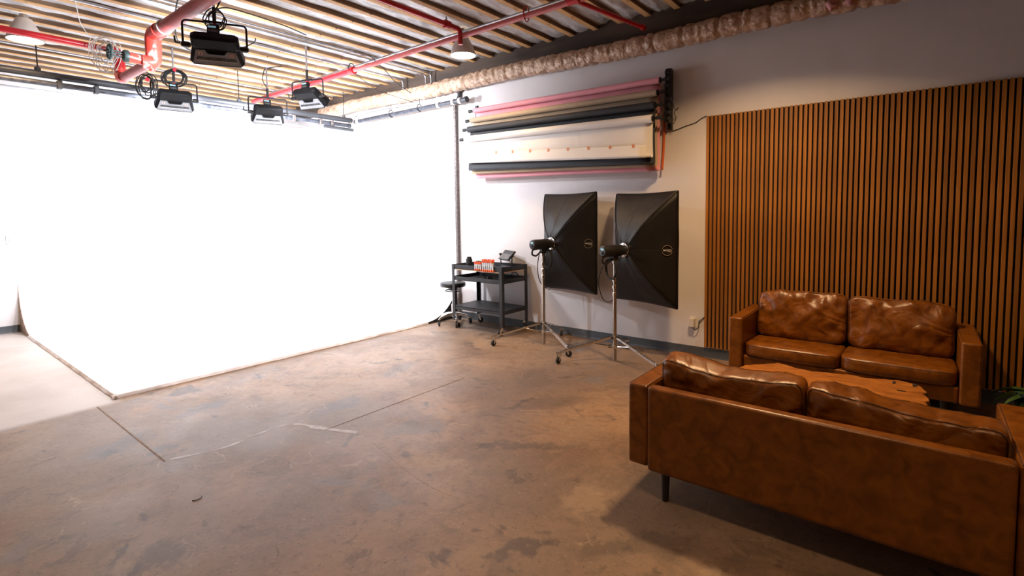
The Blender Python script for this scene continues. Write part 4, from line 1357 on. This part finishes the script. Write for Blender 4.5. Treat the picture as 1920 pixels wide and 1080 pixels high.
def led_fixture():
    t = thing('led_fixture', 'x', 'stage light', (0, 0, 0), 0, 'black LED panel lights over the cyclorama')
    secs = [(-0.110, 0.150, -0.012, 0.052), (-0.090, 0.178, -0.032, 0.074), (0.010, 0.182, -0.040, 0.082), (0.024, 0.178, -0.038, 0.082), (0.165, 0.210, -0.090, 0.100), (0.173, 0.210, -0.090, 0.100)]
    m = MB()
    vs = []
    for (y, w, z0, z1) in secs:
        c = 0.25 * (z1 - z0)
        cw = 0.028
        vs += [(-w + cw, y, z0), (w - cw, y, z0), (w, y, z0 + c), (w, y, z1 - c), (w - cw, y, z1), (-w + cw, y, z1), (-w, y, z1 - c), (-w, y, z0 + c)]
    fs = [tuple(range(8))]
    for i in range(len(secs) - 1):
        fs += [(i * 8 + j, i * 8 + (j + 1) % 8, (i + 1) * 8 + (j + 1) % 8, (i + 1) * 8 + j) for j in range(8)]
    fs.append(tuple((len(secs) - 1) * 8 + j for j in range(8)))
    m.add(vs, fs)
    body = m.build('body', 'led_black', t, bevel=0.003, angle=18)
    # underside plate (slanted), in the plane through (y=.024,z=-.038) and (y=.165,z=-.090)
    d = Vector((0, 0.141, -0.052)).normalized()
    nrm = Vector((0, -0.052, -0.141)).normalized()
    o0 = Vector((0, 0.024, -0.038))

    def on(a, b, h=0.0):
        return tuple(o0 + Vector((a, 0, 0)) + d * b + nrm * h)
    Lp = 0.150

    def plate(name, poly, h0, h1, mat):
        k = len(poly)
        vs = [on(a, b, h0) for a, b in poly] + [on(a, b, h1) for a, b in poly]
        fs = [tuple(range(k)), tuple(range(k, 2 * k))] + [(i, (i + 1) % k, k + (i + 1) % k, k + i) for i in range(k)]
        return MB().add(vs, fs).build(name, mat, body, bevel=0.0)
    plate('back_plate', [(-0.150, 0.004), (-0.078, 0.004), (-0.060, 0.038), (0.060, 0.038), (0.078, 0.004), (0.150, 0.004), (0.185, Lp - 0.008), (-0.185, Lp - 0.008)], 0.0, 0.006, 'led_panel_grey')
    plate('vent_strip', [(-0.146, 0.070), (0.146, 0.070), (0.156, 0.100), (-0.156, 0.100)], 0.006, 0.0075, 'vent_grey')
    plate('trim_line', [(-0.158, 0.104), (0.158, 0.104), (0.160, 0.110), (-0.160, 0.110)], 0.006, 0.008, 'label_white')
    MB().sweep(fillet([on(-0.078, 0.002, 0.004), on(-0.060, 0.036, 0.012), on(0.060, 0.036, 0.012), on(0.078, 0.002, 0.004)], 0.012), 0.007, 8).build('handle', 'black_plastic', body)
    for a in (-0.118, 0.118):
        MB().sweep([on(a + 0.0155 * cos(q), 0.038 + 0.0155 * sin(q), 0.008) for q in [2 * pi * i / 20 for i in range(20)]], 0.0032, 6, closed=True).build('warning_ring', 'ring_red', body)
        plate('warning_disc', [(a + 0.011 * cos(q), 0.038 + 0.011 * sin(q)) for q in [2 * pi * i / 16 for i in range(16)]], 0.006, 0.0075, 'label_white')
        plate('warning_mark', [(a + 0.0045 * cos(q), 0.038 + 0.008 * sin(q)) for q in [2 * pi * i / 12 for i in range(12)]], 0.0075, 0.0085, 'black_plastic')
    Mx = Matrix.Translation((-0.01, -0.085, 0.075)) @ Matrix.Rotation(radians(12), 4, 'X')
    MB(Mx).box(-0.046, 0.046, -0.022, 0.03, -0.02, 0.085).build('control_box', 'led_black', body, bevel=0.004)
    MB(Mx).box(-0.038, 0.022, -0.0245, -0.021, 0.048, 0.068).build('screen', 'screen_glow', body)
    MB(Mx).box(-0.036, 0.036, -0.0245, -0.021, 0.0, 0.028).build('key_strip', 'vent_grey', body)
    MB().box(-0.192, 0.192, 0.1735, 0.1765, -0.076, 0.086).build('diffuser', 'led_glow', body)
    MB().sweep(fillet([(-0.232, 0, -0.03), (-0.232, 0, 0.185), (0.232, 0, 0.185), (0.232, 0, -0.03)], 0.035), 0.0085, 8).build('yoke', 'black_metal', t)
    MB().box(-0.075, 0.075, -0.018, 0.018, 0.178, 0.198).build('yoke_plate', 'black_metal', t, bevel=0.004)
    for sg in (-1, 1):
        MB().lathe([(0.020, -0.02), (0.024, 0.0), (0.024, 0.03), (0.016, 0.045)], (sg * 0.212 - 0.012, 0, -0.01), 14, 'x').build('pivot_knob', 'black_plastic', t)
    MB().sweep(fillet([(-0.25, 0, 0.0), (-0.285, 0, 0.0), (-0.29, -0.005, 0.05)], 0.01), 0.007, 8).build('lock_lever', 'black_plastic', t)
    MB().cyl((0, 0, 0.195), (0, 0, 0.31), 0.015, n=12).build('sleeve', 'black_plastic', t)
    MB().cyl((0, 0, 0.30), (0, 0, 0.585), 0.010, n=10).build('drop_pole', 'galvanised', t)
    MB().box(-0.012, 0.014, -0.014, 0.014, 0.165, 0.178).build('cable_tie', 'tie_red', t)
    l = bpy.data.lights.new('led_light', 'AREA')
    l.shape = 'RECTANGLE'
    l.size, l.size_y = 0.38, 0.16
    l.energy = LED_W
    l.color = LED_COL
    lo = bpy.data.objects.new('led_light', l)
    COL.objects.link(lo)
    lo.parent = body
    lo.location = (0, 0.182, 0.005)
    lo.rotation_euler = (radians(90), 0, 0)
    return t


LEDS = [((1.886, 4.614, 2.911), -29, -32, 'largest LED panel light in view, hung nearest the camera below the joists'),
        ((2.387, 7.045, 2.925), -14, -32, 'black LED panel light under the cable coil at the left'),
        ((3.400, 6.815, 2.870), -20, -32, 'smallest LED panel light, between the coil light and the angled one'),
        ((3.409, 5.846, 2.938), -72, -30, 'LED panel light turned sideways toward the right wall')]
proto = led_fixture()
for i, (loc, rz, tilt, lab) in enumerate(LEDS):
    o = proto if i == 0 else copy_tree(proto)
    o.location = loc
    o.rotation_euler = (0, 0, radians(rz))
    o['label'] = lab
    for ch in o.children:
        if ch.name.startswith('body'):
            ch.rotation_euler = (radians(tilt), 0, 0)
            ch.scale = (0.97, 0.84, 0.84)
        if ch.name.startswith('drop_pole'):
            ch.scale = (1, 1, 1)


def coil(label, c, R, turns, plane, seed, r=0.005, spread=0.02):
    rr = random.Random(seed)
    a_, b_ = Vector(plane[0]), Vector(plane[1])
    nn = a_.cross(b_)
    pts = []
    for i in range(turns * 14):
        a = 2 * pi * i / 14
        rad = R + spread * sin(i * 0.21) + rr.uniform(-0.006, 0.006)
        pts.append(Vector(c) + a_ * rad * cos(a) + b_ * rad * sin(a) + nn * 0.02 * sin(i * 0.33))
    return cable('cable_coil', pts, r, 'black_rubber', label, 'cable', 'black cable coils on the ceiling lights', n=5)


vr = (RT.x / math.hypot(RT.x, RT.y), RT.y / math.hypot(RT.x, RT.y), 0)
coil('black cable coil on the pole of the largest LED light', (1.89, 4.60, 3.12), 0.072, 4, (vr, (0, 0, 1)), 3)
coil('black cable coil with red tie above the left LED light', (2.387, 7.02, 3.155), 0.125, 8, (vr, (0, 0, 0.72)), 4, 0.006, 0.025)
coil('messy black cable bundle hanging left of the left LED light', (2.10, 7.02, 3.02), 0.085, 6, (vr, (0, 0, 1.35)), 5, 0.006, 0.03)
for (c, lab) in (((2.387, 6.995, 3.25), 'small red tie around the round cable coil'), ((2.10, 6.99, 3.08), 'small red tie around the messy cable bundle')):
    tag(MB().box(-0.016, 0.016, -0.012, 0.012, -0.02, 0.02).build('cable_tie', 'tie_red', None, c, (0, 0.4, -0.6), bevel=0.003), lab, 'cable tie', 'red cable ties')

cable('power_cable', [(1.89, 4.60, 3.20), (2.05, 4.75, 3.30), (2.35, 4.95, 3.38), (2.75, 5.10, 3.42), (3.10, 5.30, 3.46)], 0.006, 'black_rubber', 'black cable swagged right of the largest LED light under the joists')
cable('power_cable', [(1.88, 5.315, 3.502), (1.89, 5.45, 3.36), (2.05, 5.85, 3.24), (2.35, 5.95, 3.20), (2.60, 5.85, 3.30), (2.82, 5.925, 3.44), (2.85, 5.925, 3.502)], 0.006, 'black_rubber', 'black cable sagging below the largest LED light beside the red main')
cable('power_cable', [(3.40, 6.815, 3.19), (3.33, 6.78, 3.26), (3.35, 6.80, 3.36), (3.42, 6.85, 3.45), (3.55, 6.70, 3.48)], 0.006, 'black_rubber', 'short black cable rising from the smallest LED light to the joists')
cable('power_cable', [(3.95, 5.35, 3.45), (4.25, 5.45, 3.36), (4.55, 5.60, 3.28), (4.95, 5.75, 3.22)], 0.005, 'black_rubber', 'black cable sagging from the conduits toward the wrapped duct')
cable('power_cable', [(2.2, 3.9, 3.47), (2.05, 4.2, 3.40), (1.95, 4.45, 3.36), (1.89, 4.58, 3.20)], 0.006, 'black_rubber', 'black cable feeding the largest LED light from above')
cable('guy_wire', [(4.02, 5.80, 3.34), (4.6, 6.05, 3.24), (5.06, 5.78, 3.10)], 0.004, 'black_rubber', 'thin wire stretched from the red coupling to the wall pipe', 'wire', smooth=False)
cable('grid_wire', [(5.06, 7.30, 3.09), (5.05, 6.9, 3.11), (5.06, 6.45, 3.11), (5.07, 6.0, 3.09), (5.08, 5.75, 3.09)], 0.004, 'black_rubber', 'thin black wire drooping along the blotchy wall pipe', 'wire')

BWX, BWY = 1.004, 2.977
bw = MB().sweep([(BWX + 0.024 * cos(a), BWY + 0.020 * sin(a), 0.003) for a in [3.4 + 3.0 * i / 12 for i in range(13)]], 0.0022, 5).build('bent_wire', 'black_metal')
tag(bw, 'small bent piece of dark wire lying on the concrete floor', 'wire')
